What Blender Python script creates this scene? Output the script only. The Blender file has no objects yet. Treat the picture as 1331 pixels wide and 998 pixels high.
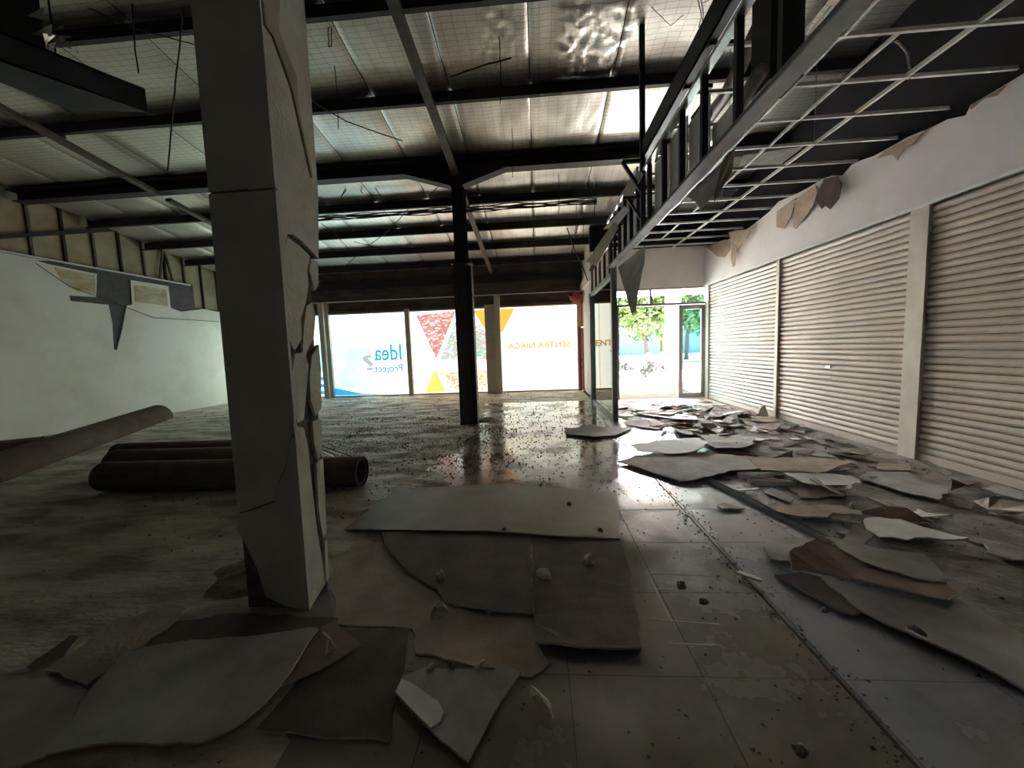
import bpy, bmesh, math, random
from mathutils import Vector, Matrix, noise

# ------------------------------------------------------------ camera
scene = bpy.context.scene
col = scene.collection
cam_data = bpy.data.cameras.new('camera')
cam_data.sensor_fit = 'HORIZONTAL'
cam_data.sensor_width = 36.0
cam_data.lens = 500.0 / 1331.0 * 36.0
cam_data.clip_start = 0.02
cam_data.clip_end = 500
cam = bpy.data.objects.new('camera', cam_data)
col.objects.link(cam)
R3 = Matrix(((0.99729180, 0.03091605, 0.06673278),
             (0.06359015, 0.09339803, -0.99359605),
             (-0.03695077, 0.99514874, 0.09117913)))
cam.matrix_world = Matrix.Translation((0, 0, 1.5)) @ R3.to_4x4()
scene.camera = cam

# ------------------------------------------------------------ light
world = bpy.data.worlds.new('sky')
scene.world = world
world.use_nodes = True
wn = world.node_tree.nodes
wl = world.node_tree.links
bg = wn['Background']
sky = wn.new('ShaderNodeTexSky')
sky.sky_type = 'NISHITA'
sky.sun_disc = False
sky.sun_elevation = math.radians(46)
sky.sun_rotation = math.radians(10)
sky.air_density = 1.0
sky.dust_density = 3.0
wl.new(sky.outputs['Color'], bg.inputs['Color'])
bg.inputs['Strength'].default_value = 1.8

sun_data = bpy.data.lights.new('sun_offscreen', 'SUN')
sun_data.energy = 38.0
sun_data.angle = math.radians(1.0)
sun_data.color = (1.0, 0.95, 0.87)
sun = bpy.data.objects.new('sun_offscreen', sun_data)
col.objects.link(sun)
sun.location = (5, 34, 36)
sun.rotation_euler = (math.radians(-43), math.radians(8), 0)

PANEL_LIGHT = 0.88           # daylight coming through the printed shop-front film
scene.view_settings.view_transform = 'Standard'
scene.view_settings.look = 'None'
scene.view_settings.exposure = 1.95
scene.view_settings.gamma = 1.0
scene.view_settings.use_curve_mapping = False
scene.cycles.use_denoising = True
scene.cycles.max_bounces = 10
scene.cycles.diffuse_bounces = 6
scene.cycles.glossy_bounces = 5
scene.cycles.transparent_max_bounces = 12
scene.cycles.sample_clamp_indirect = 6.0

# ------------------------------------------------------------ materials
MATS = {}
def srgb(c):
    return tuple((v / 12.92 if v <= 0.04045 else ((v + 0.055) / 1.055) ** 2.4) for v in c)

def mat(name, c1, c2=None, scale=3.0, rough=0.7, rough2=None, metal=0.0, bump=0.0, bscale=30.0,
        spec=0.5, stretch=(1, 1, 1), contrast=(0.35, 0.65), detail=6.0, bdist=0.02):
    if name in MATS:
        return MATS[name]
    m = bpy.data.materials.new(name)
    m.use_nodes = True
    nt = m.node_tree
    b = nt.nodes['Principled BSDF']
    b.inputs['Roughness'].default_value = rough
    b.inputs['Metallic'].default_value = metal
    b.inputs['Specular IOR Level'].default_value = spec
    b.inputs['Base Color'].default_value = (*srgb(c1), 1)
    geo = nt.nodes.new('ShaderNodeNewGeometry')
    mp = nt.nodes.new('ShaderNodeMapping')
    mp.inputs['Scale'].default_value = stretch
    nt.links.new(geo.outputs['Position'], mp.inputs['Vector'])
    if c2 is not None or rough2 is not None:
        n = nt.nodes.new('ShaderNodeTexNoise')
        n.inputs['Scale'].default_value = scale
        n.inputs['Detail'].default_value = detail
        n.inputs['Roughness'].default_value = 0.62
        nt.links.new(mp.outputs['Vector'], n.inputs['Vector'])
        r = nt.nodes.new('ShaderNodeMapRange')
        r.inputs['From Min'].default_value = contrast[0]
        r.inputs['From Max'].default_value = contrast[1]
        nt.links.new(n.outputs['Fac'], r.inputs['Value'])
        if c2 is not None:
            mx = nt.nodes.new('ShaderNodeMix')
            mx.data_type = 'RGBA'
            mx.inputs[6].default_value = (*srgb(c1), 1)
            mx.inputs[7].default_value = (*srgb(c2), 1)
            nt.links.new(r.outputs['Result'], mx.inputs[0])
            nt.links.new(mx.outputs[2], b.inputs['Base Color'])
        if rough2 is not None:
            rr = nt.nodes.new('ShaderNodeMapRange')
            rr.inputs['To Min'].default_value = rough
            rr.inputs['To Max'].default_value = rough2
            nt.links.new(r.outputs['Result'], rr.inputs['Value'])
            nt.links.new(rr.outputs['Result'], b.inputs['Roughness'])
    if bump > 0:
        n2 = nt.nodes.new('ShaderNodeTexNoise')
        n2.inputs['Scale'].default_value = bscale
        n2.inputs['Detail'].default_value = 4
        nt.links.new(mp.outputs['Vector'], n2.inputs['Vector'])
        bp = nt.nodes.new('ShaderNodeBump')
        bp.inputs['Strength'].default_value = bump
        bp.inputs['Distance'].default_value = bdist
        nt.links.new(n2.outputs['Fac'], bp.inputs['Height'])
        nt.links.new(bp.outputs['Normal'], b.inputs['Normal'])
    MATS[name] = m
    return m

def backlit(name, c, strength=1.0, c2=None, scale=1.5, cells=None):
    """printed translucent film with daylight behind it"""
    if name in MATS:
        return MATS[name]
    m = bpy.data.materials.new(name)
    m.use_nodes = True
    nt = m.node_tree
    for n in list(nt.nodes):
        nt.nodes.remove(n)
    out = nt.nodes.new('ShaderNodeOutputMaterial')
    em = nt.nodes.new('ShaderNodeEmission')
    em.inputs['Strength'].default_value = strength * PANEL_LIGHT
    em.inputs['Color'].default_value = (*srgb(c), 1)
    geo = nt.nodes.new('ShaderNodeNewGeometry')
    if cells:
        mp = nt.nodes.new('ShaderNodeMapping')
        mp.inputs['Scale'].default_value = (7.0, 4.0, 14.0)
        nt.links.new(geo.outputs['Position'], mp.inputs['Vector'])
        v = nt.nodes.new('ShaderNodeTexVoronoi')
        v.inputs['Scale'].default_value = 1.6
        nt.links.new(mp.outputs['Vector'], v.inputs['Vector'])
        sep = nt.nodes.new('ShaderNodeSeparateColor')
        nt.links.new(v.outputs['Color'], sep.inputs['Color'])
        cr = nt.nodes.new('ShaderNodeValToRGB')
        cr.color_ramp.interpolation = 'CONSTANT'
        els = cr.color_ramp.elements
        els[0].position = 0.0
        els[0].color = (*srgb(cells[0]), 1)
        els[1].position = 1.0 / len(cells)
        els[1].color = (*srgb(cells[1]), 1)
        for i in range(2, len(cells)):
            e = els.new(i / len(cells))
            e.color = (*srgb(cells[i]), 1)
        nt.links.new(sep.outputs['Red'], cr.inputs['Fac'])
        nt.links.new(cr.outputs['Color'], em.inputs['Color'])
    elif c2 is not None:
        n = nt.nodes.new('ShaderNodeTexNoise')
        n.inputs['Scale'].default_value = scale
        n.inputs['Detail'].default_value = 3
        nt.links.new(geo.outputs['Position'], n.inputs['Vector'])
        r = nt.nodes.new('ShaderNodeMapRange')
        r.inputs['From Min'].default_value = 0.35
        r.inputs['From Max'].default_value = 0.65
        nt.links.new(n.outputs['Fac'], r.inputs['Value'])
        mx = nt.nodes.new('ShaderNodeMix')
        mx.data_type = 'RGBA'
        mx.inputs[6].default_value = (*srgb(c), 1)
        mx.inputs[7].default_value = (*srgb(c2), 1)
        nt.links.new(r.outputs['Result'], mx.inputs[0])
        nt.links.new(mx.outputs[2], em.inputs['Color'])
    nt.links.new(em.outputs['Emission'], out.inputs['Surface'])
    MATS[name] = m
    return m

def glass(name, tint, gloss=0.02):
    if name in MATS:
        return MATS[name]
    m = bpy.data.materials.new(name)
    m.use_nodes = True
    nt = m.node_tree
    for n in list(nt.nodes):
        nt.nodes.remove(n)
    out = nt.nodes.new('ShaderNodeOutputMaterial')
    tr = nt.nodes.new('ShaderNodeBsdfTransparent')
    tr.inputs['Color'].default_value = (*tint, 1)
    gl = nt.nodes.new('ShaderNodeBsdfGlossy')
    gl.inputs['Roughness'].default_value = gloss
    gl.inputs['Color'].default_value = (0.9, 0.95, 0.93, 1)
    fr = nt.nodes.new('ShaderNodeFresnel')
    fr.inputs['IOR'].default_value = 1.5
    mx = nt.nodes.new('ShaderNodeMixShader')
    nt.links.new(fr.outputs['Fac'], mx.inputs['Fac'])
    nt.links.new(tr.outputs['BSDF'], mx.inputs[1])
    nt.links.new(gl.outputs['BSDF'], mx.inputs[2])
    nt.links.new(mx.outputs['Shader'], out.inputs['Surface'])
    MATS[name] = m
    return m

def foil_material():
    m = bpy.data.materials.new('silver_foil')
    m.use_nodes = True
    nt = m.node_tree
    b = nt.nodes['Principled BSDF']
    b.inputs['Metallic'].default_value = 0.95
    b.inputs['Roughness'].default_value = 0.40
    geo = nt.nodes.new('ShaderNodeNewGeometry')
    sep = nt.nodes.new('ShaderNodeSeparateXYZ')
    nt.links.new(geo.outputs['Position'], sep.inputs['Vector'])
    def lines(axis, pitch, width):
        d = nt.nodes.new('ShaderNodeMath'); d.operation = 'DIVIDE'
        d.inputs[1].default_value = pitch
        nt.links.new(sep.outputs[axis], d.inputs[0])
        f = nt.nodes.new('ShaderNodeMath'); f.operation = 'FRACT'
        nt.links.new(d.outputs[0], f.inputs[0])
        g = nt.nodes.new('ShaderNodeMath'); g.operation = 'LESS_THAN'
        g.inputs[1].default_value = width / pitch
        nt.links.new(f.outputs[0], g.inputs[0])
        return g
    a = lines('X', 0.15, 0.006)
    c = lines('Y', 0.075, 0.008)
    mx_ = nt.nodes.new('ShaderNodeMath'); mx_.operation = 'MAXIMUM'
    nt.links.new(a.outputs[0], mx_.inputs[0]); nt.links.new(c.outputs[0], mx_.inputs[1])
    n = nt.nodes.new('ShaderNodeTexNoise')
    n.inputs['Scale'].default_value = 1.3
    n.inputs['Detail'].default_value = 5
    nt.links.new(geo.outputs['Position'], n.inputs['Vector'])
    cr = nt.nodes.new('ShaderNodeMix'); cr.data_type = 'RGBA'
    cr.inputs[6].default_value = (*srgb((0.99, 0.98, 0.96)), 1)
    cr.inputs[7].default_value = (*srgb((0.92, 0.90, 0.87)), 1)
    nt.links.new(n.outputs['Fac'], cr.inputs[0])
    dk = nt.nodes.new('ShaderNodeMix'); dk.data_type = 'RGBA'
    nt.links.new(mx_.outputs[0], dk.inputs[0])
    nt.links.new(cr.outputs[2], dk.inputs[6])
    dk.inputs[7].default_value = (*srgb((0.78, 0.75, 0.71)), 1)
    nt.links.new(dk.outputs[2], b.inputs['Base Color'])
    n2 = nt.nodes.new('ShaderNodeTexNoise')
    n2.inputs['Scale'].default_value = 22
    n2.inputs['Detail'].default_value = 4
    nt.links.new(geo.outputs['Position'], n2.inputs['Vector'])
    bp = nt.nodes.new('ShaderNodeBump')
    bp.inputs['Strength'].default_value = 0.25
    bp.inputs['Distance'].default_value = 0.01
    nt.links.new(n2.outputs['Fac'], bp.inputs['Height'])
    nt.links.new(bp.outputs['Normal'], b.inputs['Normal'])
    MATS['foil'] = m
    return m

FOIL = foil_material()
M_steel = mat('dark_steel', (0.20, 0.17, 0.16), (0.13, 0.11, 0.11), scale=4, rough=0.6, metal=0.0, bump=0.15)
M_black = mat('black_steel', (0.11, 0.10, 0.10), (0.07, 0.07, 0.07), scale=4, rough=0.55)
M_galv = mat('galvanised_steel', (0.72, 0.73, 0.72), (0.60, 0.61, 0.60), scale=8, rough=0.35, metal=0.7)
M_whitebar = mat('white_enamel', (0.97, 0.96, 0.94), (0.92, 0.91, 0.89), scale=10, rough=0.4)
M_pipe = mat('brown_paint', (0.42, 0.38, 0.33), (0.30, 0.26, 0.23), scale=6, rough=0.5)
M_wall = mat('white_plaster', (0.94, 0.93, 0.89), (0.86, 0.83, 0.76), scale=0.9, rough=0.85, bump=0.15, bscale=60, contrast=(0.45, 0.8))
M_wallgrey = mat('bare_render', (0.40, 0.38, 0.38), (0.33, 0.31, 0.31), scale=5, rough=0.9, bump=0.3)
M_fibre = mat('fibre_board', (0.74, 0.68, 0.58), (0.66, 0.60, 0.50), scale=2.5, rough=0.9, bump=0.2, bscale=90)
M_lilac = mat('pale_paint', (0.94, 0.91, 0.90), (0.89, 0.86, 0.84), scale=1.2, rough=0.8, bump=0.08, bscale=80)
M_darkwall = mat('near_black_board', (0.10, 0.09, 0.10), (0.06, 0.06, 0.06), scale=2, rough=0.9)  # near-black boards closing the void above the corridor
M_backwall = mat('fill_grey_wall', (0.46, 0.45, 0.44), (0.40, 0.39, 0.38), scale=1.2, rough=0.9)  # unseen wall; its grey is set by how much fill light it bounces
M_shutter = mat('shutter_paint', (0.79, 0.73, 0.68), (0.73, 0.67, 0.61), scale=1.5, rough=0.5, stretch=(1, 1, 0.3))
M_shutterpost = mat('shutter_post_paint', (0.86, 0.82, 0.76), (0.80, 0.76, 0.70), scale=3, rough=0.6)
M_concrete = mat('grey_render', (0.76, 0.74, 0.71), (0.69, 0.67, 0.64), scale=3, rough=0.85, bump=0.15, bscale=70)
M_plaster = mat('grey_plaster', (0.78, 0.75, 0.70), (0.70, 0.67, 0.62), scale=5, rough=0.9, bump=0.35, bscale=40)
M_rawcon = mat('raw_concrete', (0.42, 0.38, 0.34), (0.28, 0.25, 0.22), scale=14, rough=0.95, bump=0.8, bscale=35)
M_clad = mat('dark_cladding', (0.27, 0.26, 0.24), (0.18, 0.17, 0.16), scale=3, rough=0.6, stretch=(4, 4, 0.4))
M_duct = mat('duct_sheet', (0.30, 0.31, 0.32), (0.24, 0.25, 0.26), scale=2, rough=0.6)
M_frame = mat('grey_aluminium', (0.52, 0.53, 0.52), (0.45, 0.46, 0.45), scale=3, rough=0.45, metal=0.3)
M_mull = mat('pale_mullion', (0.84, 0.80, 0.75), (0.78, 0.74, 0.69), scale=3, rough=0.6)
M_header = mat('dark_header_board', (0.42, 0.37, 0.33), (0.30, 0.26, 0.23), scale=1.6, rough=0.85, stretch=(1, 1, 4))
M_tileL = mat('beige_tile', (0.56, 0.53, 0.47), (0.43, 0.40, 0.35), scale=1.4, rough=0.10, rough2=0.42, bump=0.05, bscale=25, spec=0.6, contrast=(0.45, 0.65))
M_tileR = mat('grey_tile', (0.60, 0.61, 0.63), (0.48, 0.48, 0.49), scale=1.8, rough=0.12, rough2=0.4, bump=0.05, bscale=25, spec=0.6, contrast=(0.42, 0.68))
M_dirt = mat('dusty_floor', (0.78, 0.74, 0.67), (0.54, 0.49, 0.43), scale=2.2, rough=0.5, rough2=0.9, bump=0.5, bscale=14, stretch=(0.6, 1.5, 1), contrast=(0.4, 0.62))
M_slab = mat('joint_mortar', (0.30, 0.28, 0.25), rough=1.0, spec=0.0)
M_gyp = mat('gypsum_grey_face', (0.70, 0.69, 0.66), (0.60, 0.58, 0.55), scale=4, rough=0.75, bump=0.1, bscale=40)
M_gyplight = mat('gypsum_light_face', (0.90, 0.90, 0.88), (0.83, 0.82, 0.80), scale=4, rough=0.7, bump=0.1, bscale=40)
M_gypwarm = mat('gypsum_warm_face', (0.68, 0.62, 0.56), (0.58, 0.52, 0.46), scale=4, rough=0.8, bump=0.15, bscale=40)
M_brown = mat('brown_backing_paper', (0.55, 0.47, 0.41), (0.45, 0.37, 0.31), scale=5, rough=0.85, bump=0.15, bscale=50)
M_dbrown = mat('dark_brown_board', (0.42, 0.36, 0.30), (0.33, 0.28, 0.23), scale=5, rough=0.85, bump=0.15, bscale=50)
M_olive = mat('olive_board', (0.56, 0.51, 0.42), (0.49, 0.44, 0.36), scale=4, rough=0.55, bump=0.08, bscale=30)
M_core = mat('gypsum_core', (0.80, 0.77, 0.72), (0.66, 0.62, 0.56), scale=30, rough=0.95)
M_paper = mat('torn_paper', (0.74, 0.66, 0.58), (0.66, 0.57, 0.49), scale=6, rough=0.9)
M_dpaper = mat('dark_torn_paper', (0.36, 0.28, 0.26), (0.28, 0.22, 0.20), scale=6, rough=0.9)
M_carpet = mat('rolled_sheet', (0.42, 0.36, 0.30), (0.34, 0.29, 0.24), scale=5, rough=0.8, bump=0.15)
M_dcarpet = M_carpet
M_wire = mat('black_cable', (0.09, 0.09, 0.09), rough=0.6)
M_red = mat('dark_red_paint', (0.55, 0.10, 0.14), rough=0.5)
M_pink = mat('pink_wool', (0.85, 0.55, 0.52), (0.75, 0.42, 0.40), scale=20, rough=0.95, bump=0.6)
M_crumb = mat('rubble', (0.60, 0.56, 0.50), (0.24, 0.21, 0.19), scale=3.0, rough=0.95, contrast=(0.4, 0.6))
M_dust = mat('fine_dust', (0.55, 0.50, 0.43), (0.36, 0.31, 0.26), scale=6, rough=0.95, bump=0.8, bscale=20)

# ------------------------------------------------------------ helpers
class MB:
    def __init__(self):
        self.v = []; self.f = []; self.mi = []
    def add(self, vs, fs, mi=0):
        o = len(self.v)
        self.v += [tuple(p) for p in vs]
        self.f += [tuple(i + o for i in q) for q in fs]
        self.mi += [mi] * len(fs)
        return self
    def box(self, x0, x1, y0, y1, z0, z1, mi=0):
        vs = [(x0, y0, z0), (x1, y0, z0), (x1, y1, z0), (x0, y1, z0), (x0, y0, z1), (x1, y0, z1), (x1, y1, z1), (x0, y1, z1)]
        return self.add(vs, [(0, 3, 2, 1), (4, 5, 6, 7), (0, 1, 5, 4), (1, 2, 6, 5), (2, 3, 7, 6), (3, 0, 4, 7)], mi)
    def hexa(self, b4, t4, mi=0):
        return self.add(list(b4) + list(t4), [(0, 3, 2, 1), (4, 5, 6, 7), (0, 1, 5, 4), (1, 2, 6, 5), (2, 3, 7, 6), (3, 0, 4, 7)], mi)
    def bar(self, a, b, w, h, up=(0, 0, 1), mi=0):
        a = Vector(a); b = Vector(b); d = (b - a).normalized()
        u = Vector(up)
        s = d.cross(u)
        if s.length < 1e-4:
            s = d.cross(Vector((1, 0, 0)))
        s.normalize(); u = s.cross(d).normalized()
        q = [(-w / 2, -h / 2), (w / 2, -h / 2), (w / 2, h / 2), (-w / 2, h / 2)]
        vs = [a + s * i + u * j for i, j in q] + [b + s * i + u * j for i, j in q]
        return self.add(vs, [(3, 2, 1, 0), (4, 5, 6, 7), (0, 1, 5, 4), (1, 2, 6, 5), (2, 3, 7, 6), (3, 0, 4, 7)], mi)
    def prism(self, poly, axis, a, b, mi=0, mi_side=None):
        """poly: 2D list; axis 'x': (y,z), 'y': (x,z), 'z': (x,y); spans a..b along the axis"""
        n = len(poly)
        area = sum(poly[i][0] * poly[(i + 1) % n][1] - poly[(i + 1) % n][0] * poly[i][1] for i in range(n))
        if area < 0:
            poly = poly[::-1]
        def P(p, t):
            return {'x': (t, p[0], p[1]), 'y': (p[0], t, p[1]), 'z': (p[0], p[1], t)}[axis]
        vs = [P(p, a) for p in poly] + [P(p, b) for p in poly]
        lo, hi = tuple(range(n)), tuple(range(n, 2 * n))
        flip = axis == 'y'
        if a > b:
            flip = not flip
        caps = [lo, hi[::-1]] if flip else [lo[::-1], hi]
        sides = []
        for i in range(n):
            j = (i + 1) % n
            q = (i, j, n + j, n + i)
            sides.append(q[::-1] if flip else q)
        self.add(vs, caps, mi)
        o = len(self.v) - 2 * n
        self.f += [tuple(i + o for i in q) for q in sides]
        self.mi += [mi if mi_side is None else mi_side] * n
        return self
    def tube(self, pts, r, n=6, cap=True, mi=0, r2=None):
        pts = [Vector(p) for p in pts]
        rings = []
        prev = None
        for i, p in enumerate(pts):
            d = (pts[min(i + 1, len(pts) - 1)] - pts[max(i - 1, 0)]).normalized()
            ref = Vector((0, 0, 1)) if abs(d.z) < 0.9 else Vector((1, 0, 0))
            if prev is not None:
                s = prev - d * prev.dot(d)
                s = s.normalized() if s.length > 1e-5 else d.cross(ref).normalized()
            else:
                s = d.cross(ref).normalized()
            prev = s
            u = s.cross(d)
            rr = r if r2 is None else r + (r2 - r) * i / max(1, len(pts) - 1)
            rings.append([p + (s * math.cos(2 * math.pi * k / n) + u * math.sin(2 * math.pi * k / n)) * rr for k in range(n)])
        vs = [v for q in rings for v in q]
        fs = []
        for i in range(len(pts) - 1):
            for k in range(n):
                a = i * n + k; b = i * n + (k + 1) % n
                fs.append((a, a + n, b + n, b))
        if cap:
            fs.append(tuple(range(n)))
            fs.append(tuple(range((len(pts) - 1) * n, len(pts) * n))[::-1])
        return self.add(vs, fs, mi)
    def mesh(self, name, mats, origin, smooth=False):
        me = bpy.data.meshes.new(name)
        me.from_pydata([(a - origin[0], b - origin[1], c - origin[2]) for a, b, c in self.v], [], self.f)
        for m in (mats if isinstance(mats, (list, tuple)) else [mats]):
            me.materials.append(m)
        if any(self.mi):
            me.polygons.foreach_set('material_index', self.mi)
        if smooth:
            me.polygons.foreach_set('use_smooth', [True] * len(me.polygons))
        me.update()
        return me
    def build(self, name, mats, parent=None, smooth=False):
        xs, ys, zs = zip(*self.v)
        o = ((min(xs) + max(xs)) / 2, (min(ys) + max(ys)) / 2, min(zs))
        ob = bpy.data.objects.new(name, self.mesh(name, mats, o, smooth))
        col.objects.link(ob)
        w = wpos(parent)
        ob.location = (o[0] - w[0], o[1] - w[1], o[2] - w[2])
        ob.parent = parent
        return ob

def wpos(o):
    p = Vector((0, 0, 0))
    while o is not None:
        p += o.location
        o = o.parent
    return p

def tag(o, label, cat, group=None):
    o['label'] = label
    o['category'] = cat
    if group:
        o['group'] = group
    return o

def struct(o, label=None):
    o['kind'] = 'structure'
    if label:
        o['label'] = label
    return o

def thing(name, label, cat, loc, group=None):
    o = bpy.data.objects.new(name, None)
    o.empty_display_size = 0.1
    col.objects.link(o)
    o.location = loc
    return tag(o, label, cat, group)

def place(name, me, loc, parent=None):
    o = bpy.data.objects.new(name, me)
    col.objects.link(o)
    o.location = Vector(loc) - wpos(parent)
    o.parent = parent
    return o

SLOPE = 0.144
def roof_z(y):
    return 5.12 - SLOPE * (y - 7.65)

XL, XR = -10.65, 4.46
YB, YF = -3.0, 13.25
YD = 10.65

# ------------------------------------------------------------ floor
floor = struct(MB().box(XL - 0.2, XR + 0.3, YB, YF + 0.3, -0.25, -0.012).build('floor', M_slab), 'tiled shop floor strewn with broken ceiling board')
T = 0.6
me_l = MB().box(-0.2988, 0.2988, -0.2988, 0.2988, -0.012, 0).mesh('tile', M_tileL, (0, 0, 0))
me_r = MB().box(-0.2988, 0.2988, -0.2988, 0.2988, -0.012, 0).mesh('tile', M_tileR, (0, 0, 0))
xs_l = [1.3 - 0.3 - T * i for i in range(5)]
x_edge = 1.3 - T * 5
ny = 18
for j in range(ny):
    yc = -0.15 + 0.3 + T * j
    for x in xs_l:
        place('tile', me_l, (x, yc, 0), floor)
    for i in range(4):
        place('tile', me_r, (1.3 + 0.3 + T * i, yc, 0), floor)
y_tile_end = -0.15 + T * ny
g = MB()
rnd = random.Random(4)
def sheet_grid(x0, x1, y0, y1, step, amp):
    nx = max(2, int((x1 - x0) / step)); nyy = max(2, int((y1 - y0) / step))
    vs, fs = [], []
    for j in range(nyy + 1):
        for i in range(nx + 1):
            x = x0 + (x1 - x0) * i / nx; y = y0 + (y1 - y0) * j / nyy
            h = noise.noise((x * 1.1, y * 1.6, 3.0)) + 0.5 * noise.noise((x * 3.1, y * 5.2, 7.0))
            z = -0.004 + amp * max(0.0, h)
            vs.append((x, y, z))
    for j in range(nyy):
        for i in range(nx):
            a = j * (nx + 1) + i
            fs.append((a, a + 1, a + nx + 2, a + nx + 1))
    return vs, fs
def dust_edge(y):
    return -1.25 + 0.45 * noise.noise((y * 1.1, 2.0, 0)) + 0.22 * noise.noise((y * 3.7, 5.0, 0)) + 0.08 * noise.noise((y * 11, 8.0, 0)) + (0.5 if y < 4 else 0) * 0
vs, fs = [], []
nyy, nx = 260, 66
for j in range(nyy + 1):
    y = YB + (YF - YB) * j / nyy
    xe = dust_edge(y)
    for i in range(nx + 1):
        t = (i / nx) ** 0.8
        x = XL - 0.1 + (xe - XL + 0.1) * t
        h = noise.noise((x * 1.1, y * 1.6, 3.0)) + 0.5 * noise.noise((x * 3.1, y * 5.2, 7.0))
        vs.append((x, y, 0.0008 + 0.018 * max(0.0, h) * min(1, (xe - x) / 0.5)))
for j in range(nyy):
    for i in range(nx):
        a = j * (nx + 1) + i
        fs.append((a, a + 1, a + nx + 2, a + nx + 1))
g.add(vs, fs)
g.add(*sheet_grid(x_edge, 1.5, y_tile_end + 0.002, YF, 0.14, 0.014))
g.add([(x_edge, YB, -0.001), (XR, YB, -0.001), (XR, -0.152, -0.001), (x_edge, -0.152, -0.001)], [(0, 1, 2, 3)])
g.add([(3.702, -0.15, -0.001), (XR, -0.15, -0.001), (XR, YD, -0.001), (3.702, YD, -0.001)], [(0, 1, 2, 3)])
g.build('dusty_screed', M_dirt, floor, smooth=True)
vs, fs = [], []
nyy, nx = 220, 34
for j in range(nyy + 1):
    y = YB + (9.3 - YB) * j / nyy
    xe = 2.35 + 0.3 * noise.noise((y * 0.9, 12.0, 0)) + 0.2 * noise.noise((y * 3.1, 15.0, 0)) + 0.1 * noise.noise((y * 9, 18.0, 0)) + max(0, y - 7.5) * 0.9
    for i in range(nx + 1):
        t = (i / nx) ** 1.2
        x = xe + (XR + 0.1 - xe) * t
        h = noise.noise((x * 1.3, y * 1.6, 13.0)) + 0.6 * noise.noise((x * 4.1, y * 5.2, 17.0))
        vs.append((x, y, 0.0010 + 0.010 * max(0.0, h) * min(1, (x - xe) / 0.3)))
for j in range(nyy):
    for i in range(nx):
        a = j * (nx + 1) + i
        fs.append((a, a + 1, a + nx + 2, a + nx + 1))
MB().add(vs, fs).build('corridor_dust', mat('corridor_dust', (0.60, 0.57, 0.53), (0.42, 0.39, 0.36), scale=3.5, rough=0.8, bump=0.6, bscale=22, contrast=(0.4, 0.62)), floor, smooth=True)
MB().box(1.268, 1.281, 0.2, 7.6, -0.01, 0.003).build('floor_track', M_black, floor)

# ------------------------------------------------------------ outside
M_pave = mat('pale_paving', (0.88, 0.87, 0.85), (0.80, 0.79, 0.77), scale=0.6, rough=0.7)
M_grass = mat('grass', (0.50, 0.62, 0.25), (0.36, 0.50, 0.18), scale=2.0, rough=0.9)
ground = struct(MB().box(-60, 90, YF + 0.3, 140, -0.35, -0.06).box(1.5, 12, YD + 0.1, YF + 0.3, -0.35, -0.02).build('ground', M_pave), 'sunlit pale paving outside the entrance')
tag(MB().box(2, 60, 30.0, 44.0, -0.06, 0.06).build('grass_verge', M_grass), 'grass verge across the paved forecourt under the trees', 'grass')
M_outcol = mat('white_render', (0.92, 0.88, 0.86), rough=0.8)
oc = thing('forecourt_column', 'white square forecourt column outside the entrance doorway', 'column', (4.72, 13.75, -0.06))
MB().box(4.52, 4.92, 13.55, 13.95, -0.02, 3.3).build('shaft', M_outcol, oc)
MB().box(4.46, 4.98, 13.49, 14.01, -0.06, 0.14).build('plinth', M_outcol, oc)
canopy = tag(MB().box(1.5, 12, YD + 0.16, 15.2, 3.3, 3.55).build('canopy_slab', M_outcol), 'pale canopy slab over the forecourt column', 'canopy')
tag(MB().box(1.0, 60, 52, 52.3, 0, 3.4).build('boundary_fence', mat('blue_fence', (0.25, 0.32, 0.42), (0.21, 0.27, 0.37), scale=1.5, rough=0.6, stretch=(3, 1, 0.2))), 'long blue fence behind the roadside trees', 'fence')

M_leafs = [mat('leaf_a', (0.41, 0.45, 0.20), (0.28, 0.34, 0.15), scale=2, rough=0.6),
           mat('leaf_b', (0.30, 0.42, 0.22), (0.20, 0.33, 0.18), scale=2, rough=0.6)]
M_bark = mat('bark', (0.34, 0.28, 0.24), (0.26, 0.21, 0.18), scale=6, rough=0.9)
def leaves(center, rad, n, size, rr):
    mb = MB()
    for _ in range(n):
        while True:
            p = Vector((rr.uniform(-1, 1), rr.uniform(-1, 1), rr.uniform(-1, 1)))
            if p.length < 1 and p.length > 0.25:
                break
        q = Vector(center) + Vector((p.x * rad[0], p.y * rad[1], p.z * rad[2]))
        if noise.noise(q * 0.9) < -0.12:
            continue
        d = Vector((rr.gauss(0, 1), rr.gauss(0, 1), rr.gauss(0, 0.6))).normalized()
        e = d.cross(Vector((rr.gauss(0, 1), rr.gauss(0, 1), rr.gauss(0, 1)))).normalized()
        s = size * rr.uniform(0.6, 1.3)
        mb.add([q - d * s, q + e * s * 0.5, q + d * s, q - e * s * 0.5], [(0, 1, 2, 3)])
    return mb
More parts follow.
